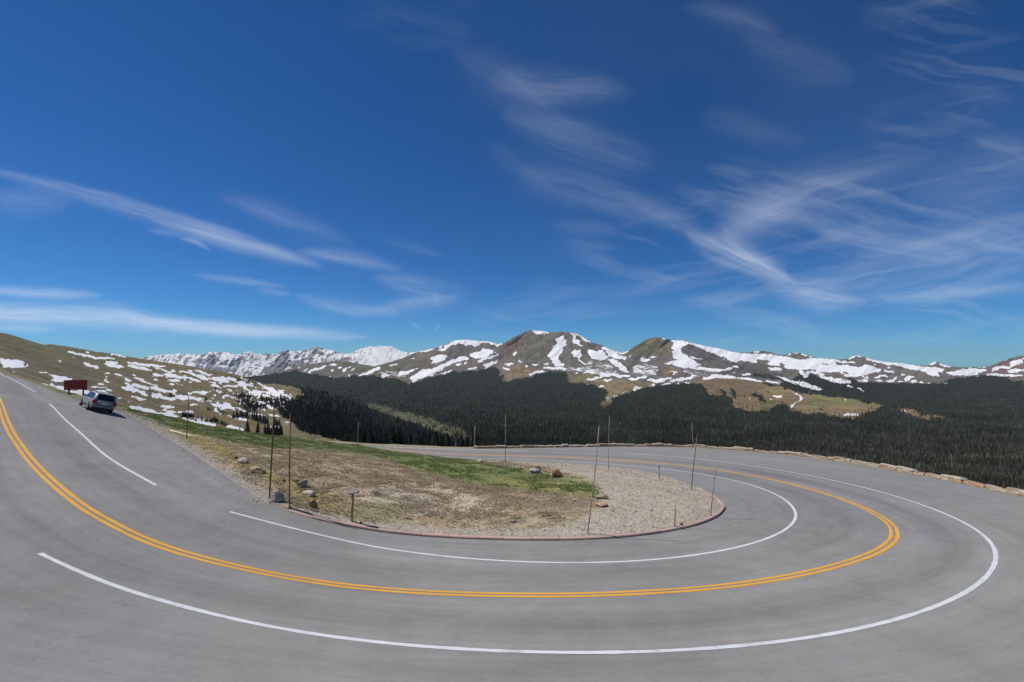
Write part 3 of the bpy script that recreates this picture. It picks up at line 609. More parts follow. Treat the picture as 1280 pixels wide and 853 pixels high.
def GZ(x, y):
    x = np.asarray(x, float); y = np.asarray(y, float); sh = x.shape; x = x.ravel(); y = y.ravel()
    out = np.empty(len(x))
    for i in range(0, len(x), 20000):
        d = np.hypot(x[i:i+20000, None]-ctrl[None, :, 0], y[i:i+20000, None]-ctrl[None, :, 1])
        out[i:i+20000] = (d*d*np.log(d+1e-9))@TW[:len(ctrl)] + TW[-3]+TW[-2]*x[i:i+20000]+TW[-1]*y[i:i+20000]
    return out.reshape(sh)
def hit(px, py, up=0.0):
    """where the line of sight through a photo pixel meets the ground (vectorised march + bisection)"""
    px = np.atleast_1d(np.asarray(px, float)); py = np.atleast_1d(np.asarray(py, float)); a, e = ae(px, py)
    ys = np.geomspace(3, 110, 260)
    Z = GZ(a[:, None]*ys, np.repeat(ys[None], len(a), 0))+up; D = e[:, None]*ys-Z
    neg = D < 0; i = np.where(neg.any(1), neg.argmax(1), len(ys)-1); i = np.maximum(i, 1)
    lo, hi = ys[i-1].copy(), ys[i].copy()
    for _ in range(22):
        mid = (lo+hi)/2; dm = e*mid-GZ(a*mid, mid)-up; lo = np.where(dm > 0, mid, lo); hi = np.where(dm > 0, hi, mid)
    y = (lo+hi)/2
    return np.stack([a*y, y, GZ(a*y, y)], -1)
def curve(pts, step=.4, closed=False):
    """Catmull-Rom through world xy points, resampled evenly"""
    P = np.asarray(pts, float)[:, :2]; P = np.vstack([2*P[0]-P[1], P, 2*P[-1]-P[-2]]); out = []
    for i in range(1, len(P)-2):
        for t in np.linspace(0, 1, 24, endpoint=False):
            out.append(.5*((2*P[i])+(-P[i-1]+P[i+1])*t+(2*P[i-1]-5*P[i]+4*P[i+1]-P[i+2])*t*t+(-P[i-1]+3*P[i]-3*P[i+1]+P[i+2])*t**3))
    out.append(P[-2]); out = np.array(out); L = np.r_[0, np.cumsum(np.hypot(*np.diff(out, axis=0).T))]
    n = max(3, int(L[-1]/step)); s = np.linspace(0, L[-1], n)
    return np.stack([np.interp(s, L, out[:, 0]), np.interp(s, L, out[:, 1])], -1)
def pcurve(pix, step=.4, up=0.):
    p = np.asarray(pix, float); return curve(hit(p[:, 0], p[:, 1], up), step)
def nrm(C):
    d = np.gradient(C, axis=0); d /= np.linalg.norm(d, axis=1)[:, None]; return np.stack([-d[:, 1], d[:, 0]], -1)

# traced lines on the pavement (photo pixels)
YEL = [(-30,440),(-14,475),(0,505),(10,533),(28,562),(60,598),(100,631),(150,660),(200,682),(260,700),(330,716),(400,728),(480,737),(560,742),(640,744),(720,744),(800,741),(880,735.5),(950,727),(1010,716),(1060,703),(1095,690),(1113,678),
 (1118,668),(1113,656),(1095,643),(1065,629),(1020,614),(970,601),(920,591.5),(860,583),(800,577.5),(740,573.5),(680,571),(620,569.5),(560,567.5),(500,563.5),(460,560)]
OUTW = [(50,692),(100,716),(160,739),(230,760),(310,779),(400,794),(500,806),(600,814),(700,817.5),(800,817),(900,811.5),(1000,801),(1080,787),(1150,767),(1200,747),(1232,725),(1247,703),(1245,685),(1230,668),(1200,650),(1150,630),(1090,612),(1020,596),(950,584),(880,574.5),(820,569.5),(780,567)]
INW = [(287,640),(330,652),(380,664),(440,677),(500,688),(560,696),(630,702),(700,705),(770,704),(840,699),(900,690),(950,678),(985,662),(997,647),(990,631),(965,615),(920,601),(860,590),(800,583.5),(740,578.5),(680,575.5),(620,573.5),(560,571.5),(480,567)]
OUTW2 = [(655,563.5),(600,562.5),(540,561),(480,558.5)]
DASH = [(62,505),(85,528),(115,555),(150,582),(195,607)]
DASH2 = [(-40,443),(0,467),(22,478),(45,490.5)]
KERB = [(363,638),(390,646),(430,655.5),(480,664),(540,670),(600,673),(660,674.5),(720,674),(780,670.5),(830,664),(870,655),(893,645),(902,635.5)]
cyel = pcurve(YEL, .3)

# ---- asphalt sheet
gx = np.arange(-95, 62.01, .5); gy = np.arange(-14, 96.01, .5)
AX, AY = np.meshgrid(gx, gy); AZ = GZ(AX, AY)
WALLPX = [(380,551),(430,554.5),(480,557.5),(540,560),(592,561),(640,560.5),(700,559.5),(760,558.5),(820,558.5),(865,559.5),(920,563),(960,566.5),(1000,570.5),(1060,578.5),(1120,588.5),(1200,604),(1280,621),(1400,650),(1600,715)]
wall_c = pcurve(WALLPX, .5)
ext = wall_c[-1]+(wall_c[-1]-wall_c[-3])*np.arange(1, 30)[:, None]*.8
def inside(poly, x, y):
    s = np.zeros(x.shape, bool)
    for (xa, ya), (xb, yb) in zip(poly, np.roll(poly, -1, 0)):
        if ya == yb: continue
        s ^= ((ya > y) != (yb > y)) & (x < (xb-xa)*(y-ya)/(yb-ya)+xa)
    return s
wn = nrm(wall_c); 
if (wn[len(wn)//2]@(wall_c[len(wn)//2]-np.array([8, 25.]))) < 0: wn = -wn
outer = wall_c+wn*.25
CREST3 = [(-150,424,108),(-60,434.5,90),(0,462.3,69),(30,472.5,63),(60,483.5,58),(80,489.8,55.5),(104,497.2,53),(128,503,51.5),(150,507.5,50),(200,521,50),(250,534,52),(300,542,54),(330,545.5,55),(380,549.5,55),(420,553.3,53.5),(440,556.3,52)]
cr3 = np.array([[float(ae(x, y)[0])*d, d, float(ae(x, y)[1])*d] for x, y, d in CREST3])
apoly = np.vstack([[[-94, -13]], [[-94, 60]], cr3[1:-3, :2]*.985, outer, [[60, wall_c[-1][1]-6]], [[60, -13]]])
keep = inside(apoly, AX, AY)
def submesh(name, V, keep, attrs):
    nr, nc = keep.shape; F = grid_faces(nr, nc); F = F[keep.ravel()[F].all(1)]
    used = np.unique(F); rem = -np.ones(nr*nc, int); rem[used] = np.arange(len(used))
    me = mesh_np(name, V.reshape(-1, 3)[used], rem[F])
    for k, A in attrs.items(): fattr(me, k, A.ravel()[used])
    return me
# distance to centreline, and signed lane position, for wheel-worn bands that follow the bend
def cdist(X, Y, C):
    out = np.empty(X.size); arc = np.empty(X.size); xs, ys = X.ravel(), Y.ravel()
    nn = nrm(C)
    for i in range(0, len(xs), 20000):
        d = np.hypot(xs[i:i+20000, None]-C[None, :, 0], ys[i:i+20000, None]-C[None, :, 1]); j = d.argmin(1)
        sg = np.sign(((xs[i:i+20000]-C[j, 0])*nn[j, 0]+(ys[i:i+20000]-C[j, 1])*nn[j, 1]))
        out[i:i+20000] = d[np.arange(len(j)), j]*sg; arc[i:i+20000] = j*.3
    return out.reshape(X.shape), arc.reshape(X.shape)
CD, ARC = cdist(AX, AY, cyel)
m_as, N, b = new_mat('asphalt')
p = N.pos(); cd = N.attr('cd'); arc = N.attr('arc')
lane = N.comb(N.mul(cd, 2.2), N.mul(arc, .10), 0.)
streak = N.noise(lane, 1.6, 6, .68); big = N.noise(p, .16, 4, .6); med = N.noise(p, .9, 5, .65); grit = N.noise(p, 38., 3, .7)
acd = N.m('ABSOLUTE', cd)
bandn = N.noise(N.comb(N.mul(cd, .8), N.mul(arc, .02), 11.), 1., 3, .5)
oil = N.m('EXPONENT', N.mul(N.m('POWER', N.sub(acd, 1.75), 2.), -2.2))
track = N.m('EXPONENT', N.mul(N.m('POWER', N.sub(acd, 2.9), 2.), -7.))
inroad = N.smooth(acd, 3.6, 4.4, 1., 0.)
v = N.add(N.mul(N.sub(streak, .5), .50), N.add(N.mul(N.sub(big, .5), .55), N.mul(N.sub(med, .5), .38)))
v = N.sub(v, N.mul(oil, .13)); v = N.add(v, N.mul(N.sub(bandn, .5), .35)); v = N.add(v, N.mul(track, .03))
v = N.add(v, N.add(N.mul(N.sub(grit, .5), .30), N.mul(N.sub(N.noise(p, 9., 4, .7), .5), .30)))
spk = N.smooth(N.noise(N.vm('ADD', p, (3., 8., 1.)), 1.1, 3, .5), .66, .72)
v = N.sub(v, N.mul(N.mul(spk, N.smooth(N.noise(p, 7., 3, .6), .5, .6)), .16))
k = N.add(1.0, v)
# pale gravel dust spilling over the edges, darker sealed seams
base = N.mix(N.smooth(N.noise(p, .08, 3, .5), .42, .6), (.246, .239, .230), (.222, .217, .214))
c = N.mix(1.0, base, N.comb(k, k, k), 'MULTIPLY')
w1 = N.noise(p, .35, 5, .7, 1.2)
crack = N.smooth(N.m('ABSOLUTE', N.sub(w1, .5)), .0, .0035, 1., 0.)
crack = N.mul(crack, N.smooth(N.noise(p, .11, 2, .5), .50, .60))
c = N.mix(N.mul(crack, .6), c, (.06, .06, .06))
# old crescent scuff marks crossing the lanes
sc = N.voro(N.comb(N.mul(cd, .5), N.mul(arc, .12), 3.), 1.0, 'DISTANCE_TO_EDGE')
c = N.mix(N.mul(N.smooth(sc, .0, .02, 1., 0.), .06), c, (.30, .29, .28))
c = N.mix(N.mul(N.smooth(N.noise(N.comb(N.mul(cd, .9), N.mul(arc, .035), 7.), 1.0, 4, .6), .60, .75), .28), c, (.15, .148, .155))
N.put(b.inputs['Base Color'], c); b.inputs['Roughness'].default_value = .88; b.inputs['Specular IOR Level'].default_value = .12
N.put(b.inputs['Normal'], N.bump(N.add(grit, N.mul(med, .5)), .35, .012))
me = submesh('road', np.stack([AX, AY, AZ], -1), keep, dict(cd=CD, arc=ARC))
tag(link('road', me, m_as), kind='structure')
# ground sheet well below the pavement edge keeps the shoulder solid
mu, Nu, bu = new_mat('subgrade'); Nu.put(bu.inputs['Base Color'], Nu.mix(Nu.noise(Nu.pos(), .5, 5, .6), (.10, .085, .06), (.17, .15, .11)))

# ---- painted lines
def paint_mat(name, col, wear):
    m, N, b = new_mat(name); p = N.pos()
    n = N.noise(p, 14., 5, .7); n2 = N.noise(p, .8, 4, .6)
    w = N.smooth(N.add(N.mul(n, .6), N.mul(n2, .5)), wear, wear+.14)
    c = N.mix(N.smooth(n2, .3, .7), tuple(x*.90 for x in col), col)
    w2 = N.smooth(N.add(N.mul(N.noise(p, 45., 3, .7), .5), N.mul(N.noise(p, 2.2, 4, .65), .5)), .52, .60)
    N.put(b.inputs['Base Color'], N.mix(N.m('MAXIMUM', N.mul(w, .65), N.mul(w2, .38)), c, (.22, .215, .205))); b.inputs['Roughness'].default_value = .6
    return m
m_white = paint_mat('white_road_paint', (.66, .68, .70), .66); m_yel = paint_mat('yellow_road_paint', (.78, .38, .035), .70)
def ribbon(name, C, o0, o1, lift, mat, rag=.004):
    n = nrm(C); j = rag*rng.standard_normal(len(C))
    A = C+n*(o0+j)[:, None] if np.ndim(o0) else C+n*(o0)+n*j[:, None]; B = C+n*(o1)+n*(-j)[:, None]
    za, zb = GZ(A[:, 0], A[:, 1])+lift, GZ(B[:, 0], B[:, 1])+lift
    V = np.stack([np.c_[A, za], np.c_[B, zb]], 0)
    me = mesh_np(name, V.reshape(-1, 3), grid_faces(2, len(C)))
    return me
def smooth_curve(C, k=14):
    for _ in range(3):
        q = C.copy()
        for i in range(1, len(C)-1):
            h = min(k, i, len(C)-1-i); q[i] = C[i-h:i+h+1].mean(0)
        C = q
    return C
def marking(name, pix, w, mat, gaps=((0, 0),)):
    C = smooth_curve(pcurve(pix, .25), 6); o = link(name, ribbon(name, C, -w/2, w/2, .006, mat), mat); tag(o, kind='structure'); return o
o = link('yellow_road_line', ribbon('yellow_road_line', cyel, -.175, -.045, .006, m_yel), m_yel); tag(o, kind='structure')
o = link('yellow_road_line', ribbon('yellow_road_line', cyel, .045, .175, .006, m_yel), m_yel); tag(o, kind='structure')
for pix in (OUTW, INW, OUTW2, DASH, DASH2): marking('white_road_line', pix, .13, m_white)

# ================================================================== VERGE / ISLAND inside the bend
# near edge (left road edge -> kerb -> tip) and far edge (crest -> far road) as two matched curves
NEAR = [(-150,412),(-60,438),(0,464),(30,475),(60,486.5),(80,493),(104,501.5),(130,509),(155,516.5),(185,533),(215,551),(245,570),(275,590),(305,611),(330,627),(363,638)]
kc = pcurve(KERB, .3)
nearC = np.vstack([pcurve(NEAR, .5), kc[1:]])
FARE = [(902,635.5),(893,625),(880,617),(860,607),(835,598),(800,590),(760,585),(720,581.5),(680,579),(640,577.5),(600,575.5),(560,573),(520,568),(490,564.3),(465,560.3),(448,557.5)]
farC = pcurve(FARE, .4)
tipC = farC[-1]
crestW = [hit(*q)[0][:2] for q in [(440,560)]]
crc = curve(cr3[::-1, :2], .5)
farAll = np.vstack([farC, crc[1:]])
def resample(C, n, dens=None):
    L = np.r_[0, np.cumsum(np.hypot(*np.diff(C, axis=0).T))]; s = np.linspace(0, L[-1], n)
    return np.stack([np.interp(s, L, C[:, 0]), np.interp(s, L, C[:, 1])], -1)
# match by parameter: both curves start at the frame-left end and finish at the tip
nA = 420
NC = resample(nearC, nA); FC = resample(farAll[::-1], nA)
nt = 150
tt = np.linspace(0, 1, nt)[:, None, None]; tt = .5*tt+.5*tt*tt*(3-2*tt)
P2 = NC[None]*(1-tt)+FC[None]*tt
d_near = np.linalg.norm(P2-NC[None], axis=-1); d_far = np.linalg.norm(P2-FC[None], axis=-1)
edge = np.minimum(d_near, d_far)
VX, VY = P2[..., 0], P2[..., 1]
kerb_h = .115
is_kerb = np.clip((NC[:, 0]+11.2)/1.0, 0, 1)[None, :]         # the kerb runs only along the right-hand part
is_kerb_f = np.clip((FC[:, 0]-2.0)/1.0, 0, 1)[None, :]
rise = .03+.095*is_kerb*np.exp(-np.maximum(d_near-.12, 0)/50)+.50*(1-np.exp(-edge/6.))*np.clip(1.2-is_kerb*.5, 0, 1)
rise = rise+np.clip((edge-.25)/1.2, 0, 1)*((fbm(VX/2.2, VY/2.2, 4, 41)-.5)*.28+(fbm(VX*2, VY*2, 3, 42)-.5)*.07)
VZ = GZ(VX, VY)+rise
cz = np.interp(FC[:, 0], cr3[:, 0], cr3[:, 2]); fl = np.clip((tipC[0]+2-FC[:, 0])/6., 0, 1)
VZ = VZ+(fl*(cz+.02-VZ[-1]))[None, :]*(d_near/np.maximum(d_near+d_far, .01))**1.6
VPX, VPY = to_px(VX, VY, VZ)
# cover: gravel / dry soil / green grass, traced
GRV = (.43, .39, .32); SOIL = (.335, .285, .190); DRY = (.38, .31, .20); GRN = (.135, .165, .065); YGR = (.30, .25, .10); PALE = (.42, .37, .29)
coV = cimg(SOIL); grV = img(0); gvV = img(0)
def gcol(pts, rgb): coV[polymask(pts)] = rgb
gcol([(-160,400),(600,400),(760,585),(1000,585),(1000,900),(-160,900)], SOIL)
gcol([(330,556),(440,560),(520,575),(600,600),(700,630),(700,640),(560,650),(420,640),(360,600)], (.325,.270,.180))
gcol([(440,612),(560,605),(660,620),(640,640),(520,645),(440,640)], PALE)
gcol([(360,600),(420,620),(430,640),(400,640),(350,610),(290,578),(230,545),(260,548),(300,570)], YGR)
gcol([(400,625),(520,630),(500,650),(430,650)], (.27,.235,.13))
gcol([(560,600),(650,612),(740,622),(760,632),(690,640),(600,625)], (.27,.22,.16))
GP = [(140,500),(155,513),(200,530),(235,541),(262,545),(300,556),(340,560),(400,562),(440,566),(470,572),(520,588),(580,602),(640,612),(700,618),(745,622),(748,612),(720,600),(690,592),(650,586),(600,578),(560,572),(500,564),(440,555),(340,540),(150,495)]
gcol(GP, (.150, .190, .065)); grV[polymask(GP)] = 1
gcol([(590,596),(700,603),(750,616),(740,624),(660,608)], (.27,.25,.09)); 
gcol([(205,540),(262,548),(300,562),(280,570),(240,556)], YGR)
gvp = [[(748,600),(700,588),(650,582),(600,573),(900,560),(960,640),(900,720),(740,690),(700,662),(760,632),(745,622)],
       [(330,620),(363,632),(420,646),(470,655),(540,659),(620,663),(700,660),(740,690),(540,700),(360,660)],
       [(150,513),(185,524),(215,541),(245,560),(275,580),(305,600),(345,618),(345,640),(300,625),(200,560)]]
for g in gvp: gvV[polymask(g)] = 1
coV[polymask(gvp[0])] = GRV; coV[polymask(gvp[1])] = (.38,.34,.285); coV[polymask(gvp[2])] = (.27,.25,.235)
coV[:, :150-CX0] = (.185, .175, .100)
coV = np.stack([blur(coV[..., i], 2.2) for i in range(3)], -1); grV = blur(grV, 2.0); gvV = blur(gvV, 2.0)
vc = sample(coV, VPX, VPY); vg = sample(grV, VPX, VPY); vv = sample(gvV, VPX, VPY)
m_v, N, b = new_mat('verge_soil'); p = N.pos()
n1 = N.noise(p, 1.6, 6, .68); n2 = N.noise(p, 9., 5, .7); n3 = N.noise(p, .45, 3, .5); vo = N.voro(p, 11.)
c = N.attr('col', 'Color'); gr = N.attr('grass'); gv = N.attr('gravel')
k = N.smooth(N.add(N.mul(n1, .4), N.mul(n2, .6)), .32, .68, .52, 1.5)
c = N.mix(1.0, c, N.comb(k, k, k), 'MULTIPLY')
c = N.mix(N.mul(N.smooth(n3, .5, .62), .35), c, N.mix(1.0, c, (1.2, .9, .75), 'MULTIPLY'))
rub = N.smooth(n2, .55, .66)
dk = N.smooth(N.noise(N.vm('ADD', p, (5., 2., 1.)), 3.2, 5, .7), .55, .63)
c = N.mix(N.mul(dk, .30), c, (.055, .042, .028))
pebble = N.mul(gv, N.smooth(N.voro(p, 22., 'F1', 'Color'), .2, .9))
c = N.mix(N.mul(gv, .5), c, N.mix(N.smooth(N.sep(N.voro(p, 16., 'F1', 'Color'))[0], .1, .9), (.24, .21, .17), (.50, .45, .37)))
N.put(b.inputs['Base Color'], c); b.inputs['Roughness'].default_value = .95; b.inputs['Specular IOR Level'].default_value = .05
N.put(b.inputs['Normal'], N.bump(N.add(n2, N.mul(vo, .5)), .6, .05))
# a small down-turned lip closes the sheet against the pavement
lip0 = np.stack([NC[:, 0], NC[:, 1], GZ(NC[:, 0], NC[:, 1])-.15], -1)[None]; lip1 = np.stack([FC[:, 0], FC[:, 1], np.where(fl > .5, VZ[-1]-.02, GZ(FC[:, 0], FC[:, 1])-.15)], -1)[None]
fo_ = (FC-np.array([-10., 35.])); fo_ /= np.linalg.norm(fo_, axis=1)[:, None]
left_part = FC[:, 0] < tipC[0]-2
dropz = np.clip((tipC[0]-1-FC[:, 0])/3., 0, 1)[:, None]
def skirt(d, z):
    q = FC+fo_*d*dropz; return np.concatenate([q, (VZ[-1][:, None]*fl[:, None]+(1-fl[:, None])*(GZ(FC[:, 0], FC[:, 1])[:, None]-.15)-z*dropz)], 1)[None]
V = np.concatenate([lip0, np.stack([VX, VY, VZ], -1), lip1, skirt(2, 1.0), skirt(12, 7), skirt(40, 30)], 0)
me = mesh_np('verge', V.reshape(-1, 3), grid_faces(*V.shape[:2]))
E = lambda A: np.concatenate([A[:1], A]+[A[-1:]]*4, 0)
cattr(me, 'col', E(vc)); fattr(me, 'grass', E(vg)); fattr(me, 'gravel', E(vv))
tag(link('verge', me, m_v), kind='structure')
VD = dict(x=VX, y=VY, z=VZ, px=VPX, py=VPY, g=vg, v=vv, c=vc)
def vz_at(x, y):
    d = (VX-x)**2+(VY-y)**2; return float(VZ.ravel()[d.argmin()])
def verge_pt(px, py):
    d = (VPX-px)**2+(VPY-py)**2; i = d.argmin(); return Vector((VX.ravel()[i], VY.ravel()[i], VZ.ravel()[i]))

# ---- kerb stones (pinkish concrete), each length its own piece
mk, N, b = new_mat('pink_kerb_concrete'); p = N.objco()
n = N.noise(p, 3., 5, .65); n2 = N.noise(p, 30., 4, .7); rn = N.n.new('ShaderNodeObjectInfo').outputs['Random']; n = N.add(N.mul(n, .7), N.mul(rn, .3))
c = N.mix(N.smooth(n, .35, .65), (.50, .31, .255), (.40, .27, .225)); c = N.mix(N.smooth(n2, .45, .62), c, (.52, .39, .33))
N.put(b.inputs['Base Color'], c); N.put(b.inputs['Normal'], N.bump(n2, .4, .01))
kerb = empty('kerb', (kc[len(kc)//2][0], kc[len(kc)//2][1], float(GZ(*kc[len(kc)//2])))); 
tag(kerb, 'low weathered pink concrete kerb along the near edge of the gravel island', 'kerb', kind='structure')
del kerb['category']; del kerb['label']
kfull = np.vstack([pcurve(KERB, .1), pcurve([(902,635.5),(897,628),(886,620),(872,612)], .1)[1:]])
Lk = np.r_[0, np.cumsum(np.hypot(*np.diff(kfull, axis=0).T))]; nk = nrm(kfull)
tipv = np.array([3., 24.])
side = np.sign(((tipv-kfull)*nk).sum(1)[len(kfull)//2:].mean()); nk = nk*side
step = 1.15; i = 0; pos = 0
while pos < Lk[-1]-.3:
    s = np.linspace(pos+.006, min(pos+step, Lk[-1])-.006, 5)
    C = np.stack([np.interp(s, Lk, kfull[:, 0]), np.interp(s, Lk, kfull[:, 1])], -1); n_ = np.stack([np.interp(s, Lk, nk[:, 0]), np.interp(s, Lk, nk[:, 1])], -1)
    z = GZ(C[:, 0], C[:, 1]); cx, cy, cz = C[2][0], C[2][1], z[2]
    jit = random.uniform(-.008, .01); h = kerb_h*min(1, .6+pos/4)+jit
    prof = [(-.20, -.12), (-.19, h-.03), (-.165, h), (.03, h+.005), (.05, h-.02), (.055, -.12)]
    rows = [np.c_[C+n_*o_, z+zz] for o_, zz in prof]
    Vk = np.stack(rows+[rows[0]], 0)-np.array([cx, cy, cz])
    V_ = [tuple(v) for r in rows for v in (r-np.array([cx, cy, cz]))]
    nn_ = len(prof); F_ = [(a*5+k, a*5+k+1, ((a+1) % nn_)*5+k+1, ((a+1) % nn_)*5+k) for a in range(nn_) for k in range(4)]
    F_ += [tuple(a*5 for a in range(nn_)), tuple(a*5+4 for a in range(nn_))[::-1]]
    me = bpy.data.meshes.new('kerb_stone'); me.from_pydata(V_, [], F_); me.update()
    o = link('kerb_stone', me, mk, kerb); o.location = Vector((cx, cy, cz))-kerb.location
    pos += step

# ================================================================== OUTER SHOULDER BANK + LOW STONE WALL
rows = []
WZ = GZ(wall_c[:, 0], wall_c[:, 1])
for d, z in ((-.35, .012), (-.1, .03), (.6, .06), (1.4, -.05), (3., -1.2), (8., -5.5), (25., -20.), (70., -58.), (140., -110.)):
    q = wall_c+wn*d; zj = z+(0 if d < 1 else (fbm(q[:, 0]/3, q[:, 1]/3, 3, 51)-.5)*min(d*.2, 3))
    rows.append(np.c_[q, WZ+zj])
V = np.stack(rows, 0)
mbk, N, b = new_mat('bank_gravel'); p = N.pos(); n = N.noise(p, 2.2, 6, .7); n2 = N.noise(p, 12., 4, .7)
c = N.mix(N.smooth(n, .35, .65), (.30, .25, .18), (.20, .165, .11)); c = N.mix(N.smooth(n2, .5, .65), c, (.38, .33, .26))
N.put(b.inputs['Base Color'], c); N.put(b.inputs['Normal'], N.bump(n2, .5, .05))
tag(link('embankment', mesh_np('embankment', V.reshape(-1, 3), grid_faces(*V.shape[:2])), mbk), kind='structure')

def rock_mesh(name, seed, sx=1., sy=1., sz=1., rough=.18, sub=2, flat=0.):
    bm = bmesh.new(); bmesh.ops.create_icosphere(bm, subdivisions=sub, radius=.5); r = random.Random(seed)
    planes = [(Vector((r.gauss(0, 1), r.gauss(0, 1), r.gauss(0, .8))).normalized(), r.uniform(.24, .42)) for _ in range(11)]
    for v in bm.verts:
        for n, d in planes:
            k = v.co.dot(n)
            if k > d: v.co -= n*(k-d)
        v.co += Vector((r.uniform(-1, 1), r.uniform(-1, 1), r.uniform(-1, 1)))*rough*.09
        v.co.x *= sx*1.15; v.co.y *= sy*1.15; v.co.z *= sz*1.15
    return bm_mesh(name, bm)
def block_mesh(name, seed):
    """roughly squared wall stone, unit size"""
    bm = bmesh.new(); bmesh.ops.create_cube(bm, size=1.0); r = random.Random(seed)
    bmesh.ops.subdivide_edges(bm, edges=bm.edges[:], cuts=1, use_grid_fill=True)
    for v in bm.verts:
        c = v.co; k = sum(abs(t) > .45 for t in c)
        if k == 3: v.co = c*r.uniform(.80, .93)
        elif k == 2: v.co = c*r.uniform(.90, .98)
        v.co += Vector((r.uniform(-1, 1), r.uniform(-1, 1), r.uniform(-1, 1)))*.05
    return bm_mesh(name, bm)
def stone_mat(name, pal, scale=2.):
    m, N, b = new_mat(name); co = N.objco(); rnd = N.n.new('ShaderNodeObjectInfo').outputs['Random']
    ramp = N.n.new('ShaderNodeValToRGB'); ramp.color_ramp.interpolation = 'CONSTANT'
    el = ramp.color_ramp.elements
    while len(el) < len(pal): el.new(len(el)/len(pal))
    for i, c in enumerate(pal): el[i].position = i/len(pal); el[i].color = (*c, 1)
    N.put(ramp.inputs[0], rnd); n = N.noise(co, scale, 5, .65); n2 = N.noise(co, scale*7, 4, .7)
    c = ramp.outputs[0]; k = N.smooth(N.add(N.mul(n, .6), N.mul(n2, .4)), .3, .7, .68, 1.28)
    c = N.mix(1.0, c, N.comb(k, k, k), 'MULTIPLY')
    N.put(b.inputs['Base Color'], c); b.inputs['Roughness'].default_value = .9; b.inputs['Specular IOR Level'].default_value = .1
    N.put(b.inputs['Normal'], N.bump(N.add(n, N.mul(n2, .5)), .5, .05))
    return m
m_wall = stone_mat('wall_stone', [(.46,.37,.26),(.40,.33,.25),(.50,.42,.31),(.35,.25,.17),(.44,.385,.31),(.38,.26,.175),(.47,.40,.30)])
blocks = [block_mesh('stone', s) for s in range(8)]
for me in blocks: me.materials.append(m_wall)
i0 = int(np.argmin(np.abs(to_px(wall_c[:, 0], wall_c[:, 1], WZ)[0]-594)))
Cw = wall_c[i0:]; Lw = np.r_[0, np.cumsum(np.hypot(*np.diff(Cw, axis=0).T))]
wpx_all = to_px(Cw[:, 0], Cw[:, 1], WZ[i0:])[0]; Lmax = Lw[min(len(Lw)-1, int(np.argmax(wpx_all > 1420)) or len(Lw)-1)]
wall = empty('stone_wall', (Cw[0][0], Cw[0][1], WZ[i0])); tag(wall, 'low rubble stone wall along the outer edge of the bend above the forest', 'wall')
RAISED = [(650,665),(700,716),(753,774),(809,831),(868,887),(926,947),(985,1010),(1046,1064),(1106,1134),(1175,1204),(1250,1292),(1340,1380)]
pos = 0.; cnt = 0
def wall_stone(s, w, dpt, h, zc, off, tilt=.0):
    global cnt
    x, y = np.interp(s, Lw, Cw[:, 0]), np.interp(s, Lw, Cw[:, 1]); x2, y2 = np.interp(s+.1, Lw, Cw[:, 0]), np.interp(s+.1, Lw, Cw[:, 1])
    an = math.atan2(y2-y, x2-x); z = float(GZ(x, y))+.03
    o = bpy.data.objects.new('stone', blocks[cnt % 8]); COL.objects.link(o); o.parent = wall; cnt += 1
    nx, ny = -math.sin(an), math.cos(an)
    o.location = Vector((x+nx*off, y+ny*off, z+zc))-wall.location
    o.rotation_euler = (random.uniform(-.05, .05), random.uniform(-.04, .04)+tilt, an+random.uniform(-.07, .07)); o.scale = (w, dpt, h)
while pos < Lmax:
    w = random.choice([.45, .6, .8, 1., 1.2, 1.45])*random.uniform(.9, 1.1); s = pos+w/2
    px = float(np.interp(s, Lw, wpx_all)); hi = any(a <= px <= b_ for a, b_ in RAISED)
    h = random.uniform(.16, .24)
    wall_stone(s, w*1.0, random.uniform(.42, .5), h, h/2-.03, .1)
    if hi:
        h2 = random.uniform(.15, .22); wall_stone(s+random.uniform(-.1, .1), w*.98, .46, h2, h+h2/2-.07, .1)
    elif random.random() < .8:
        h2 = random.uniform(.05, .12); wall_stone(s+random.uniform(-.15, .15), w*random.uniform(.8, 1.), .42, h2, h+h2/2-.06, .1)
    pos += w*.97
print('wall stones', cnt)

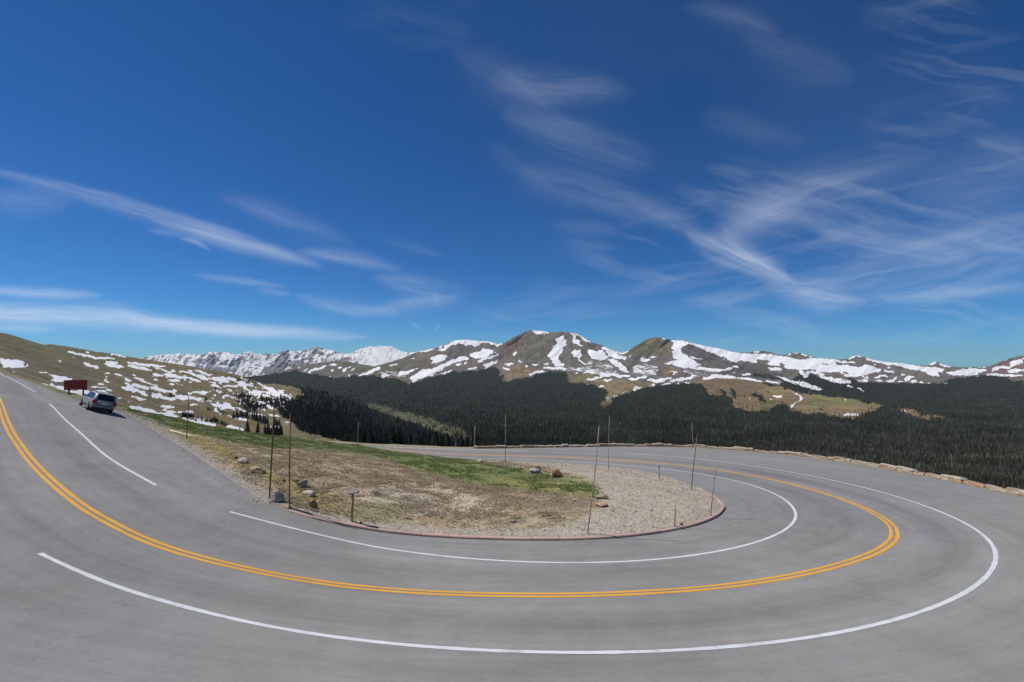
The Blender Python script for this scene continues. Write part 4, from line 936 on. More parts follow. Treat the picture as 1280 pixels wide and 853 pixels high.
# ================================================================== GEOMETRY-NODE SCATTER (for what nobody could count)
def scatter(name, pts, scl, src, rotz=None, kind='stuff', label=None, tilt=0.):
    me = bpy.data.meshes.new(name); pts = np.asarray(pts, np.float32); me.vertices.add(len(pts)); me.vertices.foreach_set('co', pts.ravel())
    scl = np.asarray(scl, np.float32)
    if scl.ndim == 1: scl = np.repeat(scl[:, None], 3, 1)
    a = me.attributes.new('scl', 'FLOAT_VECTOR', 'POINT'); a.data.foreach_set('vector', scl.ravel())
    rot = np.zeros((len(pts), 3), np.float32); rot[:, 2] = rng.uniform(0, 6.283, len(pts)); rot[:, :2] = rng.uniform(-tilt, tilt, (len(pts), 2))
    a = me.attributes.new('rot', 'FLOAT_VECTOR', 'POINT'); a.data.foreach_set('vector', rot.ravel())
    o = link(name, me); tag(o, label, kind=kind)
    g = bpy.data.node_groups.new(name+'_scatter', 'GeometryNodeTree')
    g.interface.new_socket('Geometry', in_out='INPUT', socket_type='NodeSocketGeometry'); g.interface.new_socket('Geometry', in_out='OUTPUT', socket_type='NodeSocketGeometry')
    ni, no = g.nodes.new('NodeGroupInput'), g.nodes.new('NodeGroupOutput'); ip = g.nodes.new('GeometryNodeInstanceOnPoints'); oi = g.nodes.new('GeometryNodeObjectInfo')
    oi.inputs['Object'].default_value = src
    oi.inputs['As Instance'].default_value = True
    m2p = g.nodes.new('GeometryNodeMeshToPoints')
    na = g.nodes.new('GeometryNodeInputNamedAttribute'); na.data_type = 'FLOAT_VECTOR'; na.inputs['Name'].default_value = 'scl'
    nr = g.nodes.new('GeometryNodeInputNamedAttribute'); nr.data_type = 'FLOAT_VECTOR'; nr.inputs['Name'].default_value = 'rot'
    e2r = g.nodes.new('FunctionNodeEulerToRotation')
    g.links.new(ni.outputs[0], m2p.inputs[0]); g.links.new(m2p.outputs[0], ip.inputs['Points']); g.links.new(oi.outputs['Geometry'], ip.inputs['Instance'])
    g.links.new(nr.outputs['Attribute'], e2r.inputs[0]); g.links.new(e2r.outputs[0], ip.inputs['Rotation'])
    g.links.new(na.outputs['Attribute'], ip.inputs['Scale']); g.links.new(ip.outputs[0], no.inputs[0])
    md = o.modifiers.new('scatter', 'NODES'); md.node_group = g
    return o

# ---- conifers
def conifer(name, seed, tiers=6, n=8, dead=False, fat=1.):
    r = random.Random(seed); bm = bmesh.new()
    tube(bm, [(0, 0, -.05), (0, 0, .5), (0, 0, .98)], [.016, .011, .002], 4, False)
    if dead:
        for k in range(26):
            z = r.uniform(.15, .92); L = (1-z)*.14+.02; a = r.uniform(0, 6.28)
            p0 = Vector((0, 0, z)); p1 = Vector((math.cos(a)*L, math.sin(a)*L, z-.03)); w = Vector((-math.sin(a), math.cos(a), .4))*.010
            f = [bm.verts.new(q) for q in (p0-w, p0+w, p1)]; bm.faces.new(f)
            f = [bm.verts.new(q) for q in (p0+Vector((0, 0, -.01)), p0+Vector((0, 0, .02)), p1)]; bm.faces.new(f)
    else:
        for t in range(tiers):
            z0 = .06+.88*t/tiers; z1 = z0+.26*(1-.45*t/tiers); rad = fat*.165*(1-t/tiers)**.8+.012
            top = bm.verts.new((r.uniform(-.01, .01), r.uniform(-.01, .01), min(z1, 1.)))
            rim = []
            for k in range(n*2):
                a = math.pi*k/n+t*.4+r.uniform(-.12, .12); q = rad*(r.uniform(.85, 1.15) if k % 2 == 0 else r.uniform(.45, .62))
                rim.append(bm.verts.new((q*math.cos(a), q*math.sin(a), z0-(.03 if k % 2 == 0 else -.02)+r.uniform(-.015, .015))))
            for k in range(n*2): bm.faces.new((rim[k], rim[(k+1) % (2*n)], top))
    return bm_mesh(name, bm)
def foliage_mat(name, c1, c2, c3):
    m, N, b = new_mat(name); rnd = N.n.new('ShaderNodeObjectInfo').outputs['Random']; co = N.objco()
    c = N.mix(N.smooth(rnd, .0, .8), c1, c2); c = N.mix(N.smooth(N.m('FRACT', N.mul(rnd, 13.7)), .86, .9), c, c3)
    c = N.mix(N.mul(N.smooth(N.noise(co, 14., 3, .6), .4, .65), .4), c, c2)
    if 'conifer' in name:
        p = N.pos(); q = N.add(N.mul(N.noise(p, .006, 4, .6), .5), N.mul(N.noise(p, .02, 4, .65), .5)); kk = N.smooth(q, .36, .64, .55, 1.75)
        c = N.mix(1.0, c, N.comb(kk, kk, kk), 'MULTIPLY'); c = N.mix(N.mul(N.smooth(N.noise(N.vm('ADD', p, (900., 40., 7.)), .009, 3, .6), .5, .66), .45), c, (.085, .075, .072))
    N.put(b.inputs['Base Color'], c); b.inputs['Roughness'].default_value = .9; b.inputs['Specular IOR Level'].default_value = .05
    return m
m_con = foliage_mat('conifer_needles', (.026, .031, .021), (.050, .054, .037), (.12, .11, .085))
m_dead = foliage_mat('dead_conifer_wood', (.17, .16, .155), (.26, .24, .22), (.13, .11, .10))
con = [conifer('conifer', 1), conifer('conifer', 2, 5, 7, fat=.8), conifer('conifer', 3, 6, 7, fat=1.25)]
for me in con: me.materials.append(m_con)
dcon = conifer('dead_conifer', 5, dead=True); dcon.materials.append(m_dead)

def interp_layer(fn_y, relief, px, py):
    Y = fn_y(px, py); Y = Y*(1+relief(px, py, Y)); a, e = ae(px, py); return np.stack([a*Y, Y, e*Y], -1)
def spread(fo, top, yfn, rel, n, hmin, hmax, x0, x1, y0, y1, power=1., thr=.5, spx=0.):
    px = rng.uniform(x0, x1, n); py = y0+(y1-y0)*rng.uniform(0, 1, n)**power
    f = sample(fo, px, py); ok = (py > pl(top, px)+.3) & (f > rng.uniform(0, 1, n)*.9+.08)
    px, py = px[ok], py[ok]; P = interp_layer(yfn, rel, px, py); h = rng.uniform(hmin, hmax, len(px)) * rng.choice([.55, .8, 1., 1.15], len(px))
    return px, py, P, h
TREES = []
for args, zone in (((foLs, TOP_L, yL, rL, 21000, 7., 11., 285, 620, 462, 575), 'L'),
             ((foCs, TOP_C, yC, rC, 115000, 6., 9.8, 640, 1400, 472, 660), 'C'),
             ((foBs, SKY_B, yB, rB, 80000, 8., 12., 240, 960, 455, 575), 'B'),
             ((foBs, SKY_B, yB, rB, 30000, 9., 13., 850, 1400, 455, 530), 'B')):
    px, py, P, h = spread(*args)
    TREES.append((px, py, P, h, [zone]*len(px)))
# small trees and bushes on the snowy part of the left hillside
px, py, P, h = spread(foLs, TOP_L, yL, rL, 26000, 2.2, 4.2, 150, 352, 448, 548)
TREES.append((px, py, P, h, ['S']*len(px)))
for k_, (px, py, P, h, z_) in enumerate(TREES):
    if z_ and z_[0] == 'L':
        ok = ((P[:, 1] > 330) & (py < pl(CREST, px)+1.5)) | ((px > 442) & (P[:, 1] > 200) & (py < pl(CREST, px)+10)); TREES[k_] = (px[ok], py[ok], P[ok], h[ok], ['L']*int(ok.sum()))
    elif z_ and z_[0] == 'S':
        ok = (P[:, 1] > 150) & (py < pl(CREST, px)+1); TREES[k_] = (px[ok], py[ok], P[ok], h[ok], ['S']*int(ok.sum()))
tp = np.concatenate([t[2] for t in TREES]); th = np.concatenate([t[3] for t in TREES]); tx = np.concatenate([t[0] for t in TREES]); ty = np.concatenate([t[1] for t in TREES]); tz = np.array(sum([t[4] for t in TREES], []))
wl = pl([(x, y) for x, y in WALLPX], tx); vis = (tx > 5) & (tx < 1275) & (ty < np.where(tz == 'C', wl-1, np.where((tz == 'L') | (tz == 'S'), pl(CREST, tx)-1, wl-1)))
size = np.where(vis, th/tp[:, 1], 0)
order = np.argsort(-size); big_i = order[:300]; rest = np.ones(len(tp), bool); rest[big_i] = False
protos = []
ZL = ['dark green conifer in the dense forest behind the middle stretch of the stone wall', 'dark green conifer in the dense forest behind the descending right stretch of the stone wall', 'dark green conifer in the dense forest behind the rightmost stones of the wall']
nd = 0
for j, i in enumerate(big_i):
    dead = tz[i] == 'C' and random.random() < .12
    me = dcon if dead else con[j % 3]
    nm = 'dead_conifer' if dead else 'conifer'
    o = bpy.data.objects.new(nm, me); COL.objects.link(o); o.location = tp[i]; s = th[i]; o.scale = (s, s, s); o.rotation_euler = (0, 0, random.uniform(0, 6.28))
    if tz[i] == 'C' and dead: tag(o, 'grey leafless dead conifer among the dark trees just beyond the stone wall', 'tree', 'dead conifers standing in the forest beyond the stone wall')
    elif tz[i] == 'C': tag(o, ZL[int(tx[i] > 1220)+int(tx[i] > 1130)], 'tree', 'conifers in the forest just beyond the stone wall')
    elif tz[i] == 'B': tag(o, 'dark conifer low on the far forested slope behind the valley', 'tree', 'conifers low on the far valley slope')
    elif tz[i] == 'S': tag(o, 'small dark conifer scattered among the snow patches on the left hillside', 'tree', 'small conifers among the hillside snow patches')
    else: tag(o, 'dark conifer at the near edge of the forest behind the grassy verge', 'tree', 'conifers at the near edge of the forest behind the verge')
    protos.append((nm, me.name, o))
def proto(me):
    for nm, mn, o in protos:
        if o.data == me: return o
    o = link('conifer' if me != dcon else 'dead_conifer', me); o.location = tp[order[320]]; o.scale = (th[order[320]],)*3
    return tag(o, 'dark conifer at the near edge of the forest behind the grassy verge', 'tree', 'conifers at the near edge of the forest behind the verge')
ri = np.where(rest)[0]
pick = rng.integers(0, 3, len(ri)); isdead = ((tz[ri] == 'C') & (rng.uniform(0, 1, len(ri)) < .16+.2*(fbm(tx[ri]/40., ty[ri]/14., 3, 71) > .56))) | ((tz[ri] == 'B') & (ty[ri] > 505) & (tx[ri] > 640) & (rng.uniform(0, 1, len(ri)) < .14))
for k in range(3):
    s = ri[(pick == k) & ~isdead]; scatter('conifer_forest', tp[s], th[s], proto(con[k]), tilt=.03)
s = ri[isdead]; scatter('dead_conifer_forest', tp[s], th[s]*.95, proto(dcon), tilt=.05)
print('trees', len(tp))

# ---- gravel stones and grass tufts on the verge
m_grav = stone_mat('gravel_stone', [(.44,.39,.31),(.36,.31,.24),(.52,.47,.39),(.30,.25,.19),(.42,.36,.28),(.25,.20,.15)], 1.5)
m_rock = stone_mat('roadside_rock', [(.30,.25,.20),(.34,.28,.22)], 1.6)
cellA = None
def verge_samples(n, wfn):
    """random points on the verge, weight per vertex"""
    w = np.clip(wfn(), 0, None)
    ax = np.gradient(VX, axis=0)*np.gradient(VY, axis=1)-np.gradient(VX, axis=1)*np.gradient(VY, axis=0)
    w = (w*np.abs(ax)).ravel(); w /= w.sum()
    i = rng.choice(w.size, n, p=w); r_, c_ = np.unravel_index(i, VX.shape)
    r2, c2 = np.clip(r_+1, 0, VX.shape[0]-1), np.clip(c_+1, 0, VX.shape[1]-1); a, b = rng.uniform(0, 1, n), rng.uniform(0, 1, n)
    f = lambda A: A[r_, c_]*(1-a)*(1-b)+A[r2, c_]*a*(1-b)+A[r_, c2]*(1-a)*b+A[r2, c2]*a*b
    return np.stack([f(VX), f(VY), f(VZ)], -1)
# ================================================================== ROCKS on the island (each a thing)
def solid_mat(name, c1, c2, sc=5.):
    m, N, b = new_mat(name); co = N.objco(); n = N.noise(co, sc, 5, .65); n2 = N.noise(co, sc*6, 4, .7)
    N.put(b.inputs['Base Color'], N.mix(N.smooth(N.add(N.mul(n, .65), N.mul(n2, .35)), .38, .62), c1, c2)); b.inputs['Roughness'].default_value = .92; b.inputs['Specular IOR Level'].default_value = .1
    N.put(b.inputs['Normal'], N.bump(N.add(n, N.mul(n2, .4)), .6, .04)); return m
r_grey = solid_mat('grey_rock', (.50, .41, .34), (.34, .27, .22)); r_org = solid_mat('orange_rock', (.42, .23, .09), (.30, .19, .10))
r_tan = solid_mat('tan_rock', (.42, .33, .20), (.30, .24, .15)); r_brn = solid_mat('rust_brown_rock', (.26, .12, .055), (.16, .08, .045)); r_pal = solid_mat('pale_rock', (.50, .46, .38), (.38, .34, .28))
r_blu = solid_mat('blue_grey_rock', (.54, .52, .48), (.42, .39, .36)); r_pnk = solid_mat('salmon_rock', (.52, .30, .19), (.42, .26, .18))
ROCKS = [ # px,py(base), width px, height px, mat, label
 (345,626,19,12,r_grey,'large grey brown boulder at the foot of the leftmost tall roadside stake'),
 (304,578,15,7,r_blu,'flat blue grey rock lying at the gravel edge of the left road'),
 (322,590,22,6,r_tan,'long tan rock slab just right of the flat blue grey rock'),
 (376,610,17,9,r_tan,'weathered tan rock at the top of the rock cluster near the kerb end'),
 (389,621,18,6,r_pal,'long pale tilted slab in the rock cluster near the kerb end'),
 (390,635,11,10,r_org,'orange upright rock beside the left end of the pink kerb'),
 (383,628,7,3,r_pal,'small white stone between the pale slab and the orange rock'),
 (354,603,6,3.5,r_brn,'small dark stone between the two tall stakes at the verge edge'),
 (371,603,6,3.5,r_brn,'small dark stone directly above the tan rock of the cluster'),
 (295,574,5,4,r_brn,'small dark brown stone left of the flat blue grey rock'),
 (670,587,10,5,r_brn,'small rust brown rock on top of the pale cream one at the far gravel edge'),
 (668,592,15,6,r_pal,'pale cream rock of the left pair on the far gravel edge'),
 (692,595,11,6,r_pal,'pale cream rock behind the big rust brown rock on the gravel'),
 (697,598,16,8,r_brn,'big rust brown rock lying on the far gravel edge'),
 (754,634,23,4,r_pnk,'flat salmon coloured rock at the right end of the brown soil'),
 (752,623,15,4,r_tan,'low tan rock at the right end of the green grass strip'),
 (718,628,6,2.5,r_pal,'tiny white stone on the bare soil below the grass strip'),
 (700,609,7,2.5,r_pnk,'tiny pale orange stone in the middle of the green grass strip'),
 (764,638,6,3,r_pal,'small white stone right below the flat salmon rock'),
 (640,651,10,3.5,r_pal,'pale stone on the gravel strip below the brown soil'),
 (478,567,6,3,r_brn,'dark little stone on the far grass crest by the road'),
 (852,660,5,2.5,r_brn,'small dark stone beside the short stake near the kerb'),
 (450,652,4,2.5,r_brn,'small dark stone right of the wooden post with bent cap'),
 (600,577,8,3,r_pal,'small white stone at the far road edge left of the tallest far stake'),
]
rocks = []
for i, (px, py, w, h, mt, lab) in enumerate(ROCKS):
    P = verge_pt(px, py); k = P.y/FPX
    big = w >= 10
    me = rock_mesh('rock', 100+i, 1., .75, 1., .22 if big else .15, 3 if big else 2)
    me.materials.append(mt); o = link('rock', me); o.scale = (w*k, w*k*.9, h*k*1.25); o.location = P+Vector((0, 0, h*k*.42)); o.rotation_euler = (random.uniform(-.12, .12), random.uniform(-.15, .15), random.uniform(-.5, .5))
    tag(o, lab, 'rock'); rocks.append(o)
# source stones for the gravel scatter are themselves small stones lying on the gravel
def src_stone(i, px, py, s, lab):
    P = verge_pt(px, py); me = rock_mesh('pebble', 300+i, 1, .8, .55, .2, 1); me.materials.append(m_grav); o = link('pebble', me); o.scale = (s, s, s); o.location = P+Vector((0, 0, s*.15)); tag(o, lab, 'stone'); return o
srcA = src_stone(0, 815, 640, .22, 'small angular stone lying by itself in the middle of the pale gravel')
srcB = src_stone(1, 790, 655, .2, 'small flat stone on the pale gravel just behind the kerb')
pg = verge_samples(16000, lambda: np.where((VPX > 120) & (VPX < 1000), VD['v']**2*(.5+.5*(VPX > 600)), 0)); sg = np.clip(np.exp(rng.normal(-3.25, .45, len(pg))), .018, .16)
scatter('gravel', pg[:8000]+np.c_[np.zeros((8000, 2)), sg[:8000]*.1], sg[:8000], srcA, tilt=.4)
scatter('gravel', pg[8000:]+np.c_[np.zeros((8000, 2)), sg[8000:]*.1], sg[8000:], srcB, tilt=.4)
pg = verge_samples(5200, lambda: np.where((VPX > 150) & (VPX < 800), (1-VD['v'])*(1-.8*VD['g']), 0)); sg = np.clip(np.exp(rng.normal(-3.1, .5, len(pg))), .02, .16)
scatter('loose_stones', pg, sg, srcA, tilt=.4)
ne = nearC[(nearC[:, 0] > -52)]; nn_e = nrm(ne); sd = np.sign(((np.array([-25., 12.])-ne)*nn_e).sum(1)); j_ = rng.integers(0, len(ne), 5200); of_ = rng.exponential(.38, 5200)*np.where(ne[j_, 0] > -9.5, .35, 1.)
q_ = ne[j_]+nn_e[j_]*(sd[j_]*of_)[:, None]+rng.normal(0, .1, (5200, 2)); sg = np.clip(np.exp(rng.normal(-3.5, .4, 5200)), .012, .09)
scatter('road_grit', np.c_[q_, GZ(q_[:, 0], q_[:, 1])+sg*.15], sg, srcB, tilt=.4)
def tuft_mesh(name, seed, n=14, h=1., lean=.5):
    r = random.Random(seed); bm = bmesh.new()
    for k in range(n):
        a = r.uniform(0, 6.28); d = r.uniform(0, .28); x, y = d*math.cos(a), d*math.sin(a); L = h*r.uniform(.55, 1.); q = lean*r.uniform(.3, 1.); w = .035
        b1 = Vector((-math.sin(a), math.cos(a), 0))*w; p0 = Vector((x, y, 0)); p1 = p0+Vector((math.cos(a)*q*.4, math.sin(a)*q*.4, L*.6)); p2 = p0+Vector((math.cos(a)*q, math.sin(a)*q, L))
        v = [bm.verts.new(t) for t in (p0-b1, p0+b1, p1+b1*.8, p1-b1*.8, p2)]; bm.faces.new(v[:4]); bm.faces.new((v[3], v[2], v[4]))
    return bm_mesh(name, bm)
def tuft_src(name, px, py, s, mat, seed, lab):
    me = tuft_mesh(name, seed); me.materials.append(mat); o = link(name, me); o.location = verge_pt(px, py); o.scale = (s, s, s*.8); tag(o, lab, 'grass'); return o
m_gg = foliage_mat('green_grass', (.13, .21, .06), (.20, .26, .09), (.34, .31, .15)); m_dg = foliage_mat('dry_grass', (.42, .35, .24), (.52, .44, .31), (.26, .20, .14))
m_dg2 = foliage_mat('rusty_dead_stalks', (.29, .215, .14), (.40, .325, .22), (.44, .38, .25))
tg = tuft_src('grass_tuft', 560, 585, .30, m_gg, 1, 'green grass tuft in the middle of the green strip on the island')
td = tuft_src('dry_grass_tuft', 470, 620, .30, m_dg, 2, 'straw coloured dry grass tuft on the brown soil right of the wooden post')
tr_ = tuft_src('dead_plant', 440, 590, .30, m_dg2, 3, 'rusty brown dead plant above the wooden post on the island slope')
pg = verge_samples(26000, lambda: np.where(VPX > 140, VD['g']**1.5*(fbm(VX/1.1, VY/1.1, 4, 61)-.38), 0)); s_ = rng.uniform(.06, .20, len(pg)); scatter('green_grass', pg, np.c_[s_, s_, s_*.62], tg)
pg = verge_samples(34000, lambda: np.where((VPX > 140) & (VPX < 780), (1-VD['v'])*(1-.55*VD['g'])*np.clip(fbm(VX/.9, VY/.9, 4, 62)-.34, 0, 1), 0)); s_ = rng.uniform(.05, .16, len(pg)); scatter('dry_grass', pg, np.c_[s_, s_, s_*.5], td)
pg = verge_samples(20000, lambda: np.where((VPX > 300) & (VPX < 700) & (VPY < 650), (1-VD['v'])*(1-VD['g'])*np.clip(fbm(VX/.8, VY/.8, 4, 63)-.42, 0, 1), 0)); s_ = rng.uniform(.05, .17, len(pg)); scatter('dead_plants', pg, np.c_[s_, s_, s_*.5], tr_)

# ================================================================== STAKES, POSTS
def wood_mat(name, c1, c2):
    m, N, b = new_mat(name); co = N.objco(); x, y, z = N.sep(co)
    n = N.noise(N.comb(N.mul(x, 30.), N.mul(y, 30.), N.mul(z, 2.5)), 1., 5, .65)
    N.put(b.inputs['Base Color'], N.mix(N.smooth(n, .35, .65), c1, c2)); b.inputs['Roughness'].default_value = .85; N.put(b.inputs['Normal'], N.bump(n, .3, .01)); return m
m_rust = wood_mat('rusty_brown_stake', (.14, .07, .045), (.24, .13, .09)); m_gwood = wood_mat('grey_weathered_stake', (.27, .225, .195), (.42, .36, .32)); m_tw = wood_mat('tan_wooden_post', (.27, .19, .10), (.38, .28, .16)); m_metal = simple_mat('galvanised_cap', (.34, .34, .35), .5, .6)
m_wht = simple_mat('white_reflector_plate', (.78, .78, .76), .4); m_yw = simple_mat('cream_painted_pole', (.72, .66, .45), .6)
def gpt(px, py):
    P = hit(px, py)[0]; return Vector(P)
def stake(bx_, by_, tx_, ty_, r, mat, label, onverge=True, taper=.75, dpt=None, name='snow_stake', group=None):
    B = verge_pt(bx_, by_) if onverge else gpt(bx_, by_)
    if dpt: a, e = ae(bx_, by_); B = Vector((float(a)*dpt, dpt, float(e)*dpt))
    a, e = ae(tx_, ty_); T = Vector((float(a)*B.y, B.y, float(e)*B.y))
    root = empty(name, B); tag(root, label, 'snow stake', group)
    bm = bmesh.new(); d = T-B; L = d.length
    bend = Vector((random.uniform(-.01, .01)*L, 0, 0))
    tube(bm, [(0, 0, -.25), d*.3+bend*.7, d*.6+bend, d], [r, r*(1-.3*(1-taper)), r*(1-.6*(1-taper)), r*taper], 8)
    link('pole', bm_mesh('pole', bm, True), mat, root)
    bm = bmesh.new(); tube(bm, [d*.993, d*1.006], [r*taper*1.25, r*taper*1.1], 8); link('tip', bm_mesh('tip', bm), mat, root)
    bm = bmesh.new()
    for k in range(7):
        an = k*.9; q = r*2.4; v0 = Vector((math.cos(an)*q, math.sin(an)*q, 0))
        bmesh.ops.create_icosphere(bm, subdivisions=1, radius=r*random.uniform(.9, 1.5), matrix=__import__('mathutils').Matrix.Translation(v0))
    link('footing_stones', bm_mesh('footing_stones', bm), r_grey, root)
    return root, d
stake(336,622,343,504,.038,m_rust,'tall thick rust brown stake standing beside the large grey boulder')
stake(362,637,363,517,.030,m_rust,'tall stake at the left end of the pink kerb')
stake(233,549,236,496,.030,m_rust,'slim dark stake on the grassy verge where a cream pole lies')
stake(448,563,448,528,.030,m_gwood,'grey stake on the far grass crest left of the far road')
stake(632,579,632,518,.030,m_gwood,'grey stake at the far island edge, left of the rust brown rocks')
stake(737,671,749,533,.026,m_gwood,'tall leaning grey stake rising from the kerb in the middle of the island')
stake(760,588,762,520,.024,m_gwood,'thin pale stake at the far gravel edge behind the tall leaning stake')
stake(862,612,872,541,.030,m_rust,'leaning stake at the far gravel edge, left one of the pair near the island tip')
stake(889,645,897,566,.026,m_gwood,'slim leaning stake at the tip of the gravel island')
stake(844,661,844,631,.030,m_gwood,'short stub of a stake on the gravel near the island tip')
def wall_pt(px): i = int(np.argmin(np.abs(to_px(wall_c[:, 0], wall_c[:, 1], WZ)[0]-px))); return wall_c[i]+wn[i]*.8, WZ[i]
for px_, py_, top_, r_, m_, lab in ((865,556,529,.04,m_gwood,'upright grey stake standing behind the low stone wall'),(594,561,533,.07,m_tw,'thick tan wooden stake at the left end of the low stone wall')):
    q, z = wall_pt(px_); B = Vector((q[0], q[1], z-.1)); bp = to_px(B.x, B.y, B.z); stake(float(bp[0]), float(bp[1]), px_, top_, r_, m_, lab, dpt=B.y, name='snow_stake')
# short wooden post with bent grey cap
B = verge_pt(439.5, 653); root = empty('wooden_post', B); tag(root, 'short brown wooden post with a bent grey metal cap behind the kerb', 'post')
Lp = 34*B.y/FPX; bm = bmesh.new(); tube(bm, [(0, 0, -.1), (0.01, 0, Lp*.5), (.02, 0, Lp)], [.052, .05, .048], 10); link('shaft', bm_mesh('shaft', bm, True), m_tw, root)
bm = bmesh.new(); bx(bm, -.09, -.06, -.015, .10, .06, .02, .006); me = bm_mesh('cap_plate', bm); o = link('cap_plate', me, m_metal, root); o.location = (.10, 0, Lp+.03); o.rotation_euler = (0, -.28, 0); o.scale = (1.5, 1.2, 1.3)
bm = bmesh.new(); bx(bm, -.06, -.05, -.035, .06, .05, .035, .012); o = link('bracket', bm_mesh('bracket', bm), m_metal, root); o.location = (-.07, 0, Lp-.02); o.rotation_euler = (0, .2, 0)
# small marker with white head
B = verge_pt(824, 598); root = empty('marker_post', B); tag(root, 'small delineator post with a white head at the far gravel edge', 'marker post')
Lp = 16*B.y/FPX; bm = bmesh.new(); tube(bm, [(0, 0, -.1), (0, 0, Lp)], [.035, .035], 8); link('shaft', bm_mesh('shaft', bm, True), m_gwood, root)
bm = bmesh.new(); bx(bm, -.16, -.02, Lp-.10, .16, .02, Lp+.02, .01); link('reflector_plate', bm_mesh('reflector_plate', bm), m_wht, root)
# lying cream pole
A_, B_ = verge_pt(213, 539), verge_pt(246, 548); bm = bmesh.new(); d = B_-A_; tube(bm, [(0, 0, 0), d*.5+Vector((0, 0, .01)), d], [.055, .05, .05], 8); o = link('fallen_pole', bm_mesh('fallen_pole', bm, True), m_yw); o.location = A_+Vector((0, 0, .07)); tag(o, 'long cream painted pole lying on the grass at the left road edge', 'pole')

# ================================================================== SIGN
def sign():
    D = 53.0
    a0, e0 = ae(83, 494); 
    bL = Vector((float(a0)*D, D, 0)); a1, _ = ae(102, 496); D1 = D; bR = Vector((float(a1)*D1, D1, 0))
    zt = float(ae(95, 475.3)[1])*D; zb = float(ae(95, 488.2)[1])*D; gz = min(float(ae(84, 493.5)[1])*D, zb-.3)-.1
    xl = float(ae(80.3, 480)[0])*D; xr = float(ae(109, 480)[0])*D; cx = (xl+xr)/2; w = (xr-xl)/2
    root = empty('information_sign', (cx, D, gz)); root.rotation_euler = (0, 0, 0)
    tag(root, 'dark maroon information board on two posts beside the parked silver car', 'sign')
    m_b = simple_mat('maroon_sign_paint', (.25, .016, .018), .5, 0, .12, 3.); m_p = simple_mat('dark_post_wood', (.06, .04, .03), .8); m_l = simple_mat('faded_pink_lettering', (.38, .08, .08), .6, 0, .2)
    H = zt-gz; h0 = zb-gz
    # planks with a shallow arched lower edge
    n = 5
    for k in range(n):
        z0 = h0+(H-h0)*k/n+.006; z1 = h0+(H-h0)*(k+1)/n-.006
        bm = bmesh.new()
        if k == 0:
            N_ = 14; top = []; bot = []
            for yv in (-.03, .03):
                t_, b_ = [], []
                for q in range(N_+1):
                    x = -w+2*w*q/N_; arch = .10*(1-(x/w)**2)
                    t_.append(bm.verts.new((x, yv, z1))); b_.append(bm.verts.new((x, yv, z0+arch)))
                top.append(t_); bot.append(b_)
            for q in range(N_):
                bm.faces.new((bot[0][q], bot[0][q+1], top[0][q+1], top[0][q])); bm.faces.new((top[1][q], top[1][q+1], bot[1][q+1], bot[1][q]))
                bm.faces.new((top[0][q], top[0][q+1], top[1][q+1], top[1][q])); bm.faces.new((bot[0][q+1], bot[0][q], bot[1][q], bot[1][q+1]))
        else: bx(bm, -w, -.03, z0, w, .03, z1, .005)
        link('board', bm_mesh('board', bm), m_b, root)
    for s in (-.62, .62):
        bm = bmesh.new(); bx(bm, s*w-.06, .032, -.4, s*w+.06, .14, H-.05, .01); link('post', bm_mesh('post', bm), m_p, root)
    # rows of worn, unreadable lettering
    bm = bmesh.new(); rr = random.Random(4)
    for k, (ww) in enumerate((.55, .7, .62, .66)):
        z = H-(H-h0)*(.18+.2*k); x = -w*ww
        while x < w*ww:
            L = rr.uniform(.035, .06)
            if rr.random() < .84: bx(bm, x, -.036, z-.028, x+L*.75, -.0305, z+.028)
            x += L+.02
    link('worn_lettering', bm_mesh('worn_lettering', bm), m_l, root)
sign()

